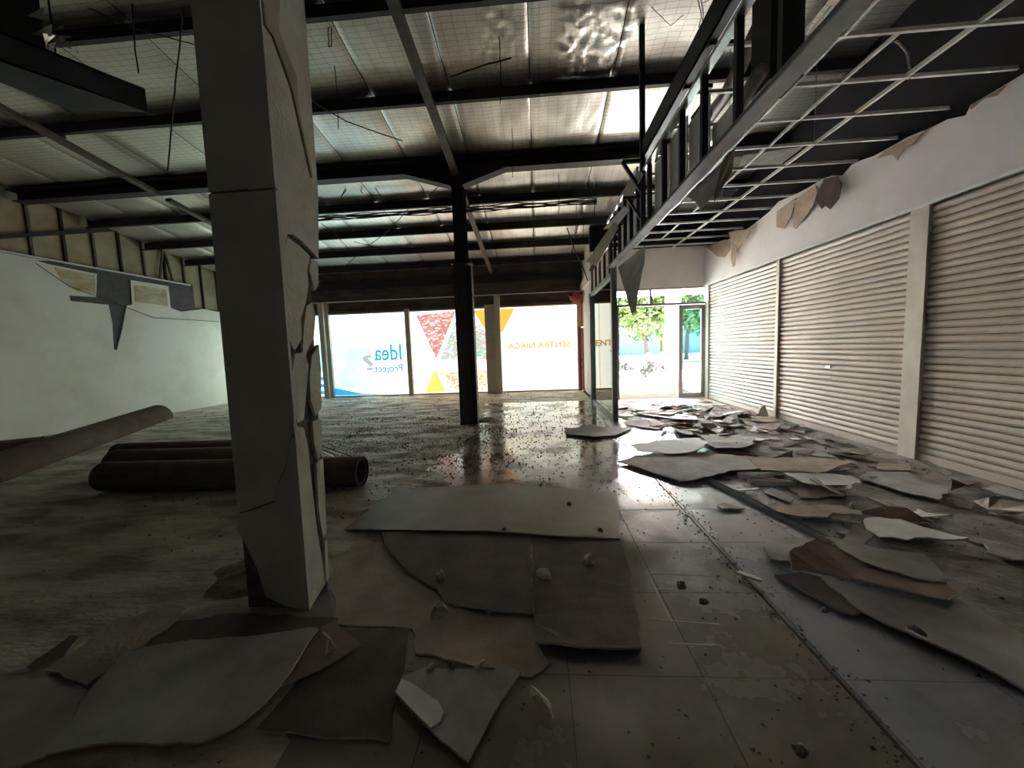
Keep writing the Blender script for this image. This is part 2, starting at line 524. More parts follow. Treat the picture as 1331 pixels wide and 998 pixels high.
def tree(x, y, h, spread, lean, mi, label, seed):
    rr = random.Random(seed)
    t = thing('roadside_tree', label, 'tree', (x, y, 0))
    top = Vector((x + lean, y, h * 0.62))
    trunk = MB().tube([(x, y, 0), (x + lean * 0.3, y, h * 0.25), (x + lean * 0.7, y, h * 0.45), top], 0.2, 8, r2=0.1)
    trunk.build('trunk', M_bark, t, True)
    for k in range(6):
        a = rr.uniform(0, 6.28)
        st = Vector((x + lean * 0.5, y, h * rr.uniform(0.3, 0.45)))
        en = st + Vector((math.cos(a) * spread * 0.8, math.sin(a) * spread * 0.6, h * rr.uniform(0.15, 0.4)))
        mid = (st + en) / 2 + Vector((0, 0, 0.3))
        MB().tube([st, mid, en], 0.09, 6, r2=0.03).build('branch', M_bark, t, True)
    lv = MB()
    for k in range(9):
        a = rr.uniform(0, 6.28); d = rr.uniform(0.2, 0.9) * spread
        c = (x + lean + math.cos(a) * d, y + math.sin(a) * d * 0.7, h * rr.uniform(0.38, 0.9))
        b = leaves(c, (spread * 0.55, spread * 0.5, h * 0.18), 620, 0.24, rr)
        lv.add(b.v, b.f)
    lv.build('foliage', M_leafs[mi], t)
tree(8.9, 31.5, 7.4, 3.4, -0.9, 0, 'yellow-green roadside tree with a leaning trunk on the grass verge', 1)
tree(5.6, 32.5, 8.2, 3.2, 0.4, 0, 'bright leafy roadside tree whose crown fills the doorway', 2)
tree(12.6, 33.5, 8.0, 3.6, 0.3, 1, 'darker roadside tree behind the white forecourt column', 3)
tree(16.5, 36.0, 9.0, 4.2, -0.5, 1, 'dark green roadside tree behind the glass door leaf', 4)
tree(7.5, 41.0, 9.5, 4.6, 0.2, 1, 'dense roadside tree standing before the blue fence', 5)
tree(13.5, 43.0, 9.5, 4.6, 0.2, 1, 'broad roadside tree at the back of the grass verge', 6)
def shrub(x, y, s, seed, label):
    rr = random.Random(seed)
    t = thing('shrub', label, 'shrub', (x, y, -0.06))
    leaves((x, y, 0.42 * s), (0.55 * s, 0.4 * s, 0.42 * s), 260, 0.12 * s, rr).build('foliage', mat('dusty_leaf', (0.20, 0.20, 0.17), (0.14, 0.15, 0.12), scale=4, rough=0.8), t)
    st = MB()
    for k in range(5):
        a = rr.uniform(0, 6.28)
        st.tube([(x + 0.05 * math.cos(a), y, -0.06), (x + 0.3 * s * math.cos(a), y + 0.2 * s * math.sin(a), 0.5 * s)], 0.012, 5)
    st.build('stems', M_bark, t)
shrub(4.95, 17.0, 1.0, 8, 'larger dusty shrub on the bright forecourt near the white column')
shrub(3.75, 17.3, 0.9, 9, 'smaller dusty shrub on the forecourt beside the door frame')
M_cone = mat('orange_plastic', (0.95, 0.45, 0.35), rough=0.5)
def barrier(x, y, label):
    t = thing('road_barrier', label, 'barrier', (x, y, -0.06))
    MB().hexa([(x - .3, y - .2, -.06), (x + .3, y - .2, -.06), (x + .3, y + .2, -.06), (x - .3, y + .2, -.06)],
              [(x - .12, y - .1, .85), (x + .12, y - .1, .85), (x + .12, y + .1, .85), (x - .12, y + .1, .85)]).build('body', M_cone, t)
    MB().box(x - .4, x + .4, y - .28, y + .28, -.06, 0.02).build('foot', M_cone, t)
barrier(8.2, 29.0, 'orange plastic road barrier on the forecourt, nearer the door frame')
barrier(9.3, 29.6, 'orange plastic road barrier on the forecourt, nearer the white column')

# ------------------------------------------------------------ roof
PURLINS = [0.8, 2.1, 3.38, 4.68, 6.02, 8.9, 10.2, 11.4, 12.6]
ceiling = struct(MB().add([(XL - 0.3, YB, roof_z(YB) + 0.16), (XR + 0.5, YB, roof_z(YB) + 0.16), (XR + 0.5, YF + 0.4, roof_z(YF + 0.4) + 0.16), (XL - 0.3, YF + 0.4, roof_z(YF + 0.4) + 0.16),
    (XL - 0.3, YB, roof_z(YB) + 0.24), (XR + 0.5, YB, roof_z(YB) + 0.24), (XR + 0.5, YF + 0.4, roof_z(YF + 0.4) + 0.24), (XL - 0.3, YF + 0.4, roof_z(YF + 0.4) + 0.24)],
    [(0, 3, 2, 1), (4, 5, 6, 7), (0, 1, 5, 4), (1, 2, 6, 5), (2, 3, 7, 6), (3, 0, 4, 7)]).build('ceiling', M_header), 'sloping sheet roof lined with silver foil insulation')
nsx = 13
wx = (XR + 0.3 - XL) / nsx
allp = sorted(PURLINS + [7.5, YB, YF])
def foil_h(x, y):
    lo = max(p for p in allp + [-9] if p <= y + 1e-6); hi = min([p for p in allp if p > y] + [15])
    t = (y - lo) / max(0.1, hi - lo)
    z = roof_z(y) - 0.016 * math.sin(math.pi * t)
    z += 0.012 * noise.noise((x * 3.0, y * 1.5, 1.0)) + 0.006 * noise.noise((x * 9, y * 3, 5))
    if 0.35 < x < 1.35 and 4.9 < y < 6.0:
        w = min(1, (x - 0.35) / 0.1, (1.35 - x) / 0.1, (y - 4.9) / 0.1, (6.0 - y) / 0.1)
        z += w * (0.035 * noise.noise((x * 13, y * 15, 2.0)) - 0.03)
    if -0.6 < x < -0.1 and 4.7 < y < 5.9:
        z += 0.02 * noise.noise((x * 16, y * 9, 4.0))
    return z
for s in range(nsx):
    x0 = XL + wx * s + 0.006; x1 = XL + wx * (s + 1) - 0.006
    fine = -1.8 < (x0 + x1) / 2 < 2.2
    nx = 30 if fine else 10
    nyy = 360 if fine else 150
    vs, fs = [], []
    for j in range(nyy + 1):
        y = YB + 0.01 + (YF + 0.1 - YB) * j / nyy
        for i in range(nx + 1):
            x = x0 + (x1 - x0) * i / nx
            e = min(i, nx - i) / nx
            vs.append((x, y, foil_h(x, y) + (0.02 if e < 0.02 else 0)))
    for j in range(nyy):
        for i in range(nx):
            a = j * (nx + 1) + i
            fs.append((a, a + nx + 1, a + nx + 2, a + 1))
    fb = MB().add(vs, fs)
    fb.build('foil_strip', FOIL, ceiling, smooth=True)

def purlin(y, label, group=None):
    zt = roof_z(y) - 0.03
    t = thing('roof_purlin', label, 'beam', ((XL + XR) / 2, y, zt - 0.2), group)
    m = MB().box(XL, XR + 0.15, y - 0.004, y + 0.004, zt - 0.17, zt + 0.02)
    m.build('web', M_steel, t)
    MB().box(XL, XR + 0.15, y - 0.075, y + 0.004, zt - 0.17, zt - 0.162).box(XL, XR + 0.15, y - 0.075, y - 0.067, zt - 0.17, zt - 0.15).build('bottom_flange', M_steel, t)
    MB().box(XL, XR + 0.15, y - 0.004, y + 0.075, zt, zt + 0.008).build('top_flange', M_steel, t)
PL = {0.8: 'bare roof purlin, fifth from the main beam on the chipped column side', 2.1: 'bare roof purlin passing closest over the chipped column', 3.38: 'bare roof purlin, third from the main beam on the duct side',
      4.68: 'bare roof purlin, second from the main beam on the duct side', 6.02: 'bare roof purlin next to the main beam on the duct side',
      10.2: 'bare roof purlin next beyond the one hung with cables', 11.4: 'bare roof purlin, second beyond the one hung with cables', 12.6: 'bare roof purlin closest to the dark shop-front header'}
for y in PL:
    purlin(y, PL[y], 'bare roof purlins')
purlin(8.9, 'dark steel roof purlin with a bundle of cables hung along it')

# main transverse beam with haunches at the post
bm_ = thing('main_beam', 'deep dark steel main beam with haunches resting on the steel post', 'beam', (-1.45, 7.65, 4.6))
XC = -1.43
zb = 4.9
top = roof_z(7.65) - 0.02
MB().prism([(XL, zb), (XC - 1.0, zb), (XC - 0.12, zb - 0.26), (XC + 0.12, zb - 0.26), (XC + 0.95, zb), (XR + 0.15, zb), (XR + 0.15, top), (XL, top)], 'y', 7.64, 7.66).build('web', M_steel, bm_)
fl_ = MB()
for a, b in [((XL, zb), (XC - 1.0, zb)), ((XC - 1.0, zb), (XC - 0.12, zb - 0.26)), ((XC + 0.12, zb - 0.26), (XC + 0.95, zb)), ((XC + 0.95, zb), (XR + 0.15, zb))]:
    fl_.bar((a[0], 7.65, a[1]), (b[0], 7.65, b[1]), 0.22, 0.014)
fl_.build('bottom_flange', M_steel, bm_)
MB().box(XL, XR + 0.15, 7.45, 7.85, top - 0.02, top).build('top_flange', M_steel, bm_)

for x, w, lab in [(-1.43, 0.13, 'brown steel tie running down the roof slope to the steel post'), (-7.45, 0.13, 'brown steel tie running down the roof slope beside the air duct')]:
    za = lambda y: roof_z(y) - 0.30
    t = thing('roof_tie', lab, 'beam', (x, 7.65, za(7.65) - 0.06))
    y_a, y_b = (1.0, 7.55) , (7.75, 13.2)
    MB().bar((x, y_a[0], za(y_a[0])), (x, y_a[1], za(y_a[1])), w, 0.06).build('rear_length', M_pipe, t)
    MB().bar((x, y_b[0], za(y_b[0]) + 0.0), (x, y_b[1], za(y_b[1])), w * 0.9, 0.06).build('front_length', M_pipe, t)
    for yy in (4.68, 6.02, 8.9, 10.2, 11.4):
        MB().box(x - 0.02, x + 0.02, yy - 0.03, yy + 0.03, za(yy), roof_z(yy) - 0.2).build('cleat', M_steel, t)

# ------------------------------------------------------------ steel post in the hall
p = thing('steel_post', 'dark steel post with boxed-in lower half carrying the main beam', 'column', (XC, 7.8, 0))
MB().box(XC - 0.12, XC + 0.12, 7.66, 7.68, 3.2, zb - 0.2).box(XC - 0.12, XC + 0.12, 7.86, 7.88, 3.2, zb - 0.2).box(XC - 0.01, XC + 0.01, 7.68, 7.86, 3.2, zb - 0.2).build('upper_shaft', M_black, p)
MB().box(XC - 0.16, XC + 0.10, 7.64, 7.92, 0, 3.22).build('cladding', M_clad, p)
MB().box(XC + 0.10, XC + 0.19, 7.68, 7.9, 0, 3.16).build('side_board', M_clad, p)
MB().box(XC - 0.20, XC + 0.20, 7.62, 7.94, 3.2, 3.24).build('cap_plate', M_steel, p)
MB().box(XC - 0.17, XC + 0.11, 7.62, 7.93, 0, 0.03).build('base_plate', M_steel, p)

# ------------------------------------------------------------ left wall
wl_ = MB()
wl_.box(XL - 0.25, XL - 0.03, YB, 11.62, 0, 3.86).box(XL - 0.25, XL - 0.03, 11.62, YF + 0.3, 0, 3.13)
wall_left = struct(wl_.build('wall_left', M_wallgrey), 'white plastered wall with torn grey patches along its top')
top_pts = [(YB, 3.80), (8.0, 3.80)]
outline = [(YB, 0.0), (YF, 0.0), (YF, 3.15), (12.42, 3.10), (11.9, 3.14)] + \
    [(11.076,2.979),(10.768,3.062),(10.774,3.683),(10.682,3.690),(9.725,3.679),(9.685,3.032),(9.546,2.997),(9.329,2.289),(9.165,1.836),(9.096,1.856),(9.139,2.513),(9.106,2.969),(8.322,2.970),(8.307,3.090),(8.854,3.126),(8.938,3.691),(7.991,3.729),(7.786,3.766)] + [(8.0, 3.80), (YB, 3.80)]
MB().prism(outline, 'x', XL - 0.03, XL, 0).build('plaster_layer', M_wall, wall_left)
M_stain = mat('stained_plaster', (0.84, 0.80, 0.70), (0.72, 0.62, 0.44), scale=3.0, rough=0.85, stretch=(1, 0.6, 2.0))
MB().prism([(8.094,3.684),(8.883,3.644),(8.846,3.198),(8.471,3.217),(8.200,3.400)], 'x', XL - 0.02, XL + 0.006).build('peeling_plaster', M_stain, wall_left)
MB().prism([(9.790,3.569),(10.691,3.582),(10.678,3.097),(9.775,3.123)], 'x', XL - 0.02, XL + 0.006).build('peeling_plaster', M_stain, wall_left)
MB().box(XL - 0.03, XL + 0.02, YB, 11.5, 3.815, 3.845).build('top_rail', M_whitebar, wall_left)
yy = YB
k = 0
while yy < YF - 0.05:
    y2 = min(yy + 0.6, YF)
    MB().prism([(yy + 0.03, 3.1), (y2 - 0.03, 3.1), (y2 - 0.03, roof_z(y2) + 0.1), (yy + 0.03, roof_z(yy) + 0.1)], 'x', XL - 0.14, XL - 0.10).build('gable_panel', M_fibre, wall_left)
    MB().box(XL - 0.12, XL - 0.05, yy - 0.025, yy + 0.025, 3.1, roof_z(yy) + 0.05).build('stud', M_steel if k % 2 else M_pipe, wall_left)
    yy += 0.6
    k += 1
MB().box(XL - 0.30, XL - 0.14, YB, YF + 0.3, 3.0, 7.0).build('gable_backing', M_header, wall_left)
MB().bar((XL - 0.04, 7.2, 4.08), (XL - 0.04, 9.7, 4.98), 0.05, 0.08).build('brace', M_steel, wall_left)
MB().bar((XL - 0.02, 10.55, 3.85), (XL - 0.02, 10.75, 4.75), 0.04, 0.05).bar((XL - 0.02, 10.95, 3.85), (XL - 0.02, 10.78, 4.75), 0.04, 0.05).build('inclined_brace', M_pipe, wall_left)

# ------------------------------------------------------------ back wall (behind the camera)
struct(MB().box(XL - 0.3, XR + 0.3, YB - 0.2, YB, 0, 7.0).build('wall_back', M_backwall), 'plain grey rear wall toned for fill light')

# ------------------------------------------------------------ shutter wall
wr = MB()
wr.box(XR + 0.16, XR + 0.3, YB, YD + 0.15, 0, 7.0)
wall_right = struct(wr.build('wall_right', M_darkwall), 'wall of roller shutters under a pale fascia with a torn upper edge')
rag = [(4.002,3.802),(4.121,3.794),(4.243,3.789),(4.428,3.786),(4.472,3.708),(4.647,3.769),(4.868,3.786),(5.096,3.821),(5.400,3.822),(5.568,3.827),(5.749,3.863),(5.916,3.878),(6.075,3.802),(6.267,3.884),(6.454,3.919),(6.755,3.914),(7.070,3.927),(7.551,3.977),(7.826,3.895),(8.206,3.847),(8.569,3.807),(8.937,3.820),(9.448,3.812),(10.236,3.912)]
fas = [(YB, 2.97), (YB, 3.80), (1.0, 3.84), (2.2, 3.78), (3.2, 3.83)] + rag + [(YD, 3.93), (YD, 2.97)]
MB().prism(fas, 'x', XR, XR + 0.02, 0, 1).build('fascia_board', [M_lilac, M_core], wall_right)
MB().box(XR - 0.02, XR + 0.02, YB, YD, 2.945, 2.975).build('fascia_trim', M_whitebar, wall_right)
MB().box(XR, XR + 0.16, YB, YD, 2.97, 2.99).build('soffit_strip', M_lilac, wall_right)

slat_h = 0.0815
def slat_mesh(L):
    prof = []
    for i in range(7):
        a = i / 6
        prof.append((-0.018 * math.sin(math.pi * a), a * (slat_h - 0.010) + 0.003))
    prof += [(0.012, slat_h - 0.004), (0.012, 0.0)]
    mb = MB()
    vs = [(px, 0, pz) for px, pz in prof] + [(px, L, pz) for px, pz in prof]
    n = len(prof)
    fs = [(i, (i + 1) % n, n + (i + 1) % n, n + i)[::-1] for i in range(n)] + [tuple(range(n))[::-1], tuple(range(n, 2 * n))]
    mb.add(vs, [f[::-1] for f in fs])
    return mb.mesh('slat', M_shutter, (0, 0, 0))
SH = [(2.05, 4.80, 'beige roller shutter next to the broad post, in the dim end of the corridor'),
      (5.02, 7.50, 'beige roller shutter between the broad post and the thin post'), (7.58, 10.42, 'beige roller shutter between the thin post and the entrance')]
for y0, y1, lab in SH:
    t = thing('roller_shutter', lab, 'shutter', (XR + 0.06, (y0 + y1) / 2, 0))
    me = slat_mesh(y1 - y0)
    for k in range(35):
        place('slat', me, (XR + 0.06, y0, 0.09 + slat_h * k), t)
    MB().box(XR + 0.035, XR + 0.085, y0, y1, 0.005, 0.09).build('bottom_rail', M_shutter, t)
    MB().box(XR + 0.03, XR + 0.045, (y0 + y1) / 2 - 0.05, (y0 + y1) / 2 + 0.05, 1.02, 1.06).build('lock_plate', M_galv, t)
struct(MB().box(XR + 0.01, XR + 0.16, 4.80, 5.02, 0, 2.97).build('trim_5', M_shutterpost), 'broad beige post dividing two roller shutters')
struct(MB().box(XR + 0.01, XR + 0.16, 7.50, 7.58, 0, 2.97).build('trim_6', M_shutterpost), 'thin beige post dividing two roller shutters nearer the entrance')
struct(MB().box(XR + 0.01, XR + 0.16, 10.42, 10.58, 0, 2.97).build('trim_7', M_shutterpost), 'beige post where the shutters meet the entrance frame')
struct(MB().box(XR + 0.01, XR + 0.16, YB, 2.05, 0, 2.97).build('trim_8', M_shutterpost), 'wide beige wall pier at the dim end of the shutters')

# torn paper flaps along the fascia
def flap(name, label, poly, x, mat_, bend=0.05, group=None, cat='torn board'):
    vs = []
    zt = max(p[1] for p in poly)
    f = []
    n = len(poly)
    area = sum(poly[i][0] * poly[(i + 1) % n][1] - poly[(i + 1) % n][0] * poly[i][1] for i in range(n))
    if area < 0:
        poly = poly[::-1]
    zm = min(p[1] for p in poly)
    for s in (0, 1):
        for (y, z) in poly:
            k = (zt - z) / max(0.01, zt - zm)
            vs.append((x - bend * k - s * 0.008, y, z))
    mb = MB().add(vs, [tuple(range(n)), tuple(range(n, 2 * n))[::-1]] + [(i, n + i, n + (i + 1) % n, (i + 1) % n) for i in range(n)])
    return tag(mb.build(name, mat_), label, cat, group)
flap('paper_flap', 'broad beige paper flap folded down over the fascia edge beside a spike', [(10.452,3.892),(10.106,3.917),(9.406,3.819),(9.157,3.667),(9.118,3.507),(9.287,3.395),(9.695,3.506),(10.059,3.701)], 4.445, M_paper, 0.10)
flap('paper_flap', 'brown curled paper flap next to a hanging spike of torn paper', [(9.339,3.953),(8.899,3.875),(8.442,3.755),(8.297,3.637),(8.406,3.531),(8.636,3.420),(8.825,3.548),(9.055,3.657)], 4.445, M_paper, 0.12)
flap('paper_flap', 'narrow spike of torn paper hanging from the fascia edge', [(9.159,3.751),(9.025,3.731),(8.886,3.450),(8.908,3.128),(9.005,3.115),(9.113,3.338)], 4.43, M_paper, 0.05)
flap('paper_flap', 'beige paper flap with ragged foot lying against the fascia', [(7.555,3.804),(7.074,3.855),(7.052,3.797),(7.122,3.594),(7.278,3.423),(7.521,3.523)], 4.445, M_paper, 0.03)
flap('paper_flap', 'long pointed beige paper flap lying against the fascia', [(7.053,3.822),(6.587,3.883),(6.531,3.746),(6.605,3.564),(6.973,3.332),(7.053,3.369)], 4.445, M_paper, 0.03)
flap('paper_flap', 'dark brown flap of board peeled down from the fascia', [(6.393,3.895),(6.120,3.812),(6.000,3.667),(5.989,3.452),(6.125,3.362),(6.248,3.449),(6.308,3.426),(6.508,3.622),(6.481,3.726)], 4.44, M_dpaper, 0.09)
flap('paper_flap', 'crumpled beige strip peeling along the upper fascia', [(5.375,3.802),(4.889,3.765),(4.973,3.692),(5.086,3.714),(5.157,3.590),(5.244,3.702),(5.483,3.760)], 4.445, M_paper, 0.03)
flap('paper_flap', 'frayed beige edge of paper at the dim end of the fascia', [(4.408,3.776),(4.102,3.770),(4.158,3.710),(4.287,3.761),(4.377,3.714)], 4.445, M_paper, 0.03)

# ------------------------------------------------------------ entrance wall
we = MB().box(1.5, XR + 0.16, YD, YD + 0.15, 2.95, 4.0)
wall_ent = struct(we.build('wall_entrance', M_lilac), 'pale wall panel above the glazed entrance')
MB().box(1.5, XR + 0.3, YD + 0.0, YD + 0.15, 4.0, 5.2).build('upper_board', M_darkwall, wall_ent)
door2 = bpy.data.objects.new('door_2', None); col.objects.link(door2); door2.location = (3.3, YD, 0)
struct(door2, 'glazed aluminium entrance with a transom and one open side')
M_fr2 = mat('pinkish_aluminium', (0.66, 0.61, 0.60), (0.58, 0.54, 0.53), scale=3, rough=0.45, metal=0.2)
def part(name, m, parent, *boxes):
    mb = MB()
    for b in boxes:
        mb.box(*b)
    return mb.build(name, m, parent)
part('door_post', M_fr2, door2, (2.17, 2.24, YD, YD + 0.08, 0, 2.52))
part('door_post', M_fr2, door2, (4.50, 4.60, YD, YD + 0.08, 0, 2.95))
part('transom_bar', M_fr2, door2, (1.5, 4.50, YD, YD + 0.08, 2.50, 2.56))
part('head_bar', M_fr2, door2, (1.5, 4.50, YD, YD + 0.08, 2.92, 2.96))
part('transom_mullion', M_fr2, door2, (3.05, 3.10, YD, YD + 0.07, 2.56, 2.92))
G_clear = glass('clear_glass', (0.93, 0.97, 0.96))
G_teal = glass('teal_glass', (0.66, 0.84, 0.83))
G_part = glass('partition_glass', (0.80, 0.90, 0.86))
part('transom_pane', G_clear, door2, (1.55, 3.05, YD + 0.035, YD + 0.041, 2.56, 2.92))
part('transom_pane', G_clear, door2, (3.10, 4.50, YD + 0.035, YD + 0.041, 2.56, 2.92))
part('side_pane', G_clear, door2, (1.58, 2.17, YD + 0.035, YD + 0.041, 0.02, 2.50))
leaf = part('door_leaf_frame', M_fr2, door2, (3.80, 3.91, YD - 0.02, YD + 0.03, 0.01, 2.49), (4.39, 4.49, YD - 0.02, YD + 0.03, 0.01, 2.49), (3.91, 4.39, YD - 0.02, YD + 0.03, 0.01, 0.14), (3.91, 4.39, YD - 0.02, YD + 0.03, 2.37, 2.49))
part('door_pane', G_teal, leaf, (3.91, 4.39, YD, YD + 0.008, 0.14, 2.37))
part('door_handle', M_fr2, leaf, (3.85, 3.88, YD - 0.06, YD - 0.04, 0.85, 1.25), (3.855, 3.875, YD - 0.06, YD - 0.01, 0.88, 0.9), (3.855, 3.875, YD - 0.06, YD - 0.01, 1.2, 1.22))

# glass partition between hall and corridor
pt = thing('glass_partition', 'tall glass partition with grey frame between hall and corridor', 'partition', (1.5, 9.1, 0))
part('near_post', M_frame, pt, (1.46, 1.56, 7.58, 7.70, 0, 3.02))
part('far_post', M_frame, pt, (1.43, 1.58, 10.40, 10.62, 0, 2.86))
part('top_rail', mat('pale_rail', (0.78, 0.78, 0.74), rough=0.4), pt, (1.45, 1.55, 7.70, 10.40, 2.80, 2.88))
part('bottom_rail', M_frame, pt, (1.46, 1.54, 7.70, 10.40, 0, 0.06))
part('pane', G_part, pt, (1.495, 1.505, 7.70, 10.40, 0.06, 2.80))

# wall between partition and shop front, with red framed door
ws = struct(MB().box(1.58, 1.72, YD + 0.15, YF + 0.1, 0, 4.9).build('wall_side', M_lilac), 'short pale return wall beside the shop front')

# ------------------------------------------------------------ shop front
wf = struct(MB().box(XL - 0.2, 1.75, YF, YF + 0.25, 2.95, 4.6).build('wall_front', M_header), 'dark board header above the printed shop front')
MB().box(XL, 1.58, YF - 0.10, YF, 2.93, 3.02).build('header_ledge', M_header, wf)
MB().box(XL, 1.58, YF - 0.16, YF, 3.75, 3.98).build('header_beam', M_steel, wf)
MB().box(XL, 1.58, YF - 0.13, YF - 0.10, 3.315, 3.345).build('conduit_rail', M_whitebar, wf)
cells_market = [(0.66, 0.42, 0.40), (0.78, 0.60, 0.56), (0.62, 0.44, 0.42), (0.86, 0.76, 0.74), (0.72, 0.40, 0.38), (0.66, 0.52, 0.50), (0.70, 0.48, 0.45)]
cells_stall = [(0.40, 0.72, 0.66), (0.90, 0.90, 0.88), (0.70, 0.60, 0.58), (0.80, 0.62, 0.50), (0.62, 0.56, 0.56)]
cells_food = [(0.92, 0.74, 0.60), (0.86, 0.80, 0.62), (0.80, 0.55, 0.45), (0.72, 0.76, 0.62), (0.95, 0.90, 0.84)]
P_cream = backlit('film_cream', (0.86, 0.83, 0.74), 1.0, (0.82, 0.82, 0.78), 0.9)
P_cool = backlit('film_cool', (0.68, 0.85, 0.86), 1.0, (0.84, 0.84, 0.74), 0.9)
P_cyan = backlit('print_cyan', (0.52, 0.72, 0.74), 1.0, (0.60, 0.75, 0.76), 1.2)
P_blue = backlit('print_blue', (0.12, 0.42, 0.64), 1.0)
P_dblue = backlit('print_deep_blue', (0.12, 0.38, 0.60), 1.0)
P_grey = backlit('print_grey', (0.46, 0.46, 0.48), 1.0)
P_gold = backlit('print_gold', (0.62, 0.47, 0.24), 1.0)
P_orange = backlit('print_orange', (0.76, 0.48, 0.18), 1.0)
P_amber = backlit('print_amber', (0.74, 0.57, 0.28), 1.0)
P_market = backlit('print_market_photo', (1, 1, 1), 0.62, cells=cells_market)
P_stall = backlit('print_stall_photo', (1, 1, 1), 0.62, cells=cells_stall)
P_food = backlit('print_food_photo', (1, 1, 1), 0.62, cells=cells_food)
P_white = backlit('print_white_line', (0.97, 0.97, 0.95), 1.05)

ZG = 2.90
def window(n, x0, x1, splits, m, label):
    w = bpy.data.objects.new('window_%d' % n, None); col.objects.link(w); w.location = ((x0 + x1) / 2, YF, 0)
    struct(w, label)
    xs = [x0] + splits + [x1]
    for a, b in zip(xs[:-1], xs[1:]):
        part('film_pane', m, w, (a + 0.006, b - 0.006, YF, YF + 0.012, 0.05, ZG))
    for s in splits:
        part('pane_joint', M_mull, w, (s - 0.006, s + 0.006, YF + 0.002, YF + 0.016, 0.05, ZG))
    part('sill', M_mull, w, (x0, x1, YF - 0.03, YF + 0.05, 0, 0.05))
    part('head', M_mull, w, (x0, x1, YF - 0.03, YF + 0.05, ZG, 2.95))
    return w
w1 = window(1, XL, -7.40, [-9.0], P_cool, 'backlit shop window with wavy blue print at its foot')
w2 = window(2, -7.25, -4.48, [-5.80], P_cool, 'backlit shop window printed with a large blue question')
w3 = window(3, -4.36, -1.70, [-2.85], P_cream, 'backlit shop window printed with triangles of market photographs')
w4 = window(4, -1.22, 1.40, [-0.26, 0.86], P_cream, 'backlit cream shop window with mirrored gold lettering')
def mull(x0, x1, y0, name, m, n):
    struct(MB().box(x0, x1, y0, YF + 0.05, 0, 3.0).build(name, m), n)
struct(MB().box(-7.50, -7.33, YF - 0.25, YF + 0.05, 0, 3.32).box(-7.33, -7.22, YF - 0.12, YF + 0.05, 0, 3.32).build('trim_1', M_mull), 'pale shop-front post with a stepped edge')
struct(MB().box(-4.50, -4.34, YF - 0.14, YF + 0.05, 0, 3.0).build('trim_2', M_mull), 'slim pale shop-front mullion')
struct(MB().box(-1.72, -1.38, YF - 0.22, YF + 0.05, 0, 3.0).box(-1.38, -1.20, YF - 0.3, YF + 0.05, 0, 3.28).build('trim_3', M_mull), 'broad pale shop-front post with a stepped edge')
struct(MB().box(1.38, 1.44, YF - 0.06, YF + 0.05, 0, 2.95).build('trim_4', M_mull), 'thin end mullion of the shop front')

def decal(name, poly, m, parent, lvl=1):
    y = YF - 0.003 * lvl
    return MB().prism(poly, 'y', y - 0.0015, y).build(name, m, parent)
decal('cyan_print', [(-7.2, 0.35), (-5.85, 0.35), (-5.85, 1.75), (-7.2, 1.75)], P_cyan, w2)
decal('blue_wave', [(-7.22, 0.06), (-5.4, 0.06), (-6.3, 0.12), (-7.22, 0.34)], P_blue, w2, 2)
for q in (0.10, 0.35, 0.60):
    decal('blue_wave', [(-8.9, q + 0.2), (-8.2, q + 0.08), (-7.45, q), (-7.45, q + 0.12), (-8.2, q + 0.2), (-8.9, q + 0.36)], P_blue, w1, 1)
decal('cyan_print', [(-9.5, 0.9), (-7.45, 0.9), (-7.45, 1.9), (-9.5, 1.9)], P_cyan, w1, 1)
decal('market_photo', [(-4.122,2.767),(-2.741,2.865),(-3.504,1.229)], P_market, w3, 1)
decal('stall_photo', [(-3.368,1.224),(-2.700,2.628),(-2.209,2.842),(-1.589,1.823),(-1.617,1.163)], P_stall, w3, 1)
decal('food_photo', [(-3.393,0.768),(-1.631,0.817),(-1.643,0.550),(-1.849,0.126),(-2.991,0.106)], P_food, w3, 1)
decal('amber_triangle', [(-3.982,0.068),(-3.238,0.087),(-3.564,0.882)], P_amber, w3, 2)
decal('orange_triangle', [(-2.128,2.852),(-1.545,2.853),(-1.584,1.928)], P_orange, w3, 2)
decal('orange_triangle', [(-1.201,2.864),(-0.702,2.868),(-1.125,2.119),(-1.234,2.045)], P_orange, w4, 2)
decal('white_line', [(-3.533,1.203),(-2.719,2.786),(-2.612,2.782),(-3.425,1.173)], P_white, w3, 3)
def lettering(text, x0, x1, z0, z1, m, parent, name='lettering', shear=0.0):
    cu = bpy.data.curves.new('text', 'FONT')
    cu.body = text
    cu.resolution_u = 3
    cu.offset = 0.03 if text.isupper() else 0.015
    tmp = bpy.data.objects.new('text', cu)
    col.objects.link(tmp)
    bpy.context.view_layer.update()
    me = bpy.data.meshes.new_from_object(tmp.evaluated_get(bpy.context.evaluated_depsgraph_get()))
    bpy.data.objects.remove(tmp)
    xs = [v.co.x for v in me.vertices]; ys = [v.co.y for v in me.vertices]
    ax, bx, ay, by = min(xs), max(xs), min(ys), max(ys)
    y = YF - 0.010
    W = wpos(parent)
    for v in me.vertices:                       # read from outside: mirrored when seen from indoors
        u = (v.co.x - ax) / (bx - ax); t = (v.co.y - ay) / (by - ay)
        v.co = Vector((x1 - u * (x1 - x0) + shear * t, y, z0 + t * (z1 - z0))) - W
    me.materials.clear()
    me.materials.append(m)
    o = bpy.data.objects.new(name, me)
    col.objects.link(o)
    o.parent = parent
    return o
TB = [(-5.707,1.252),(-4.728,1.809),(-5.669,1.791),(-4.996,1.926),(-5.798,0.766),(-4.718,1.110),(-6.151,0.914),(-5.747,1.470)]
lettering('Idea', TB[0][0], TB[1][0], TB[0][1], TB[1][1], P_blue, w2)
lettering('Have an', TB[2][0], TB[3][0], TB[2][1] + 0.02, TB[3][1] + 0.02, P_grey, w2)
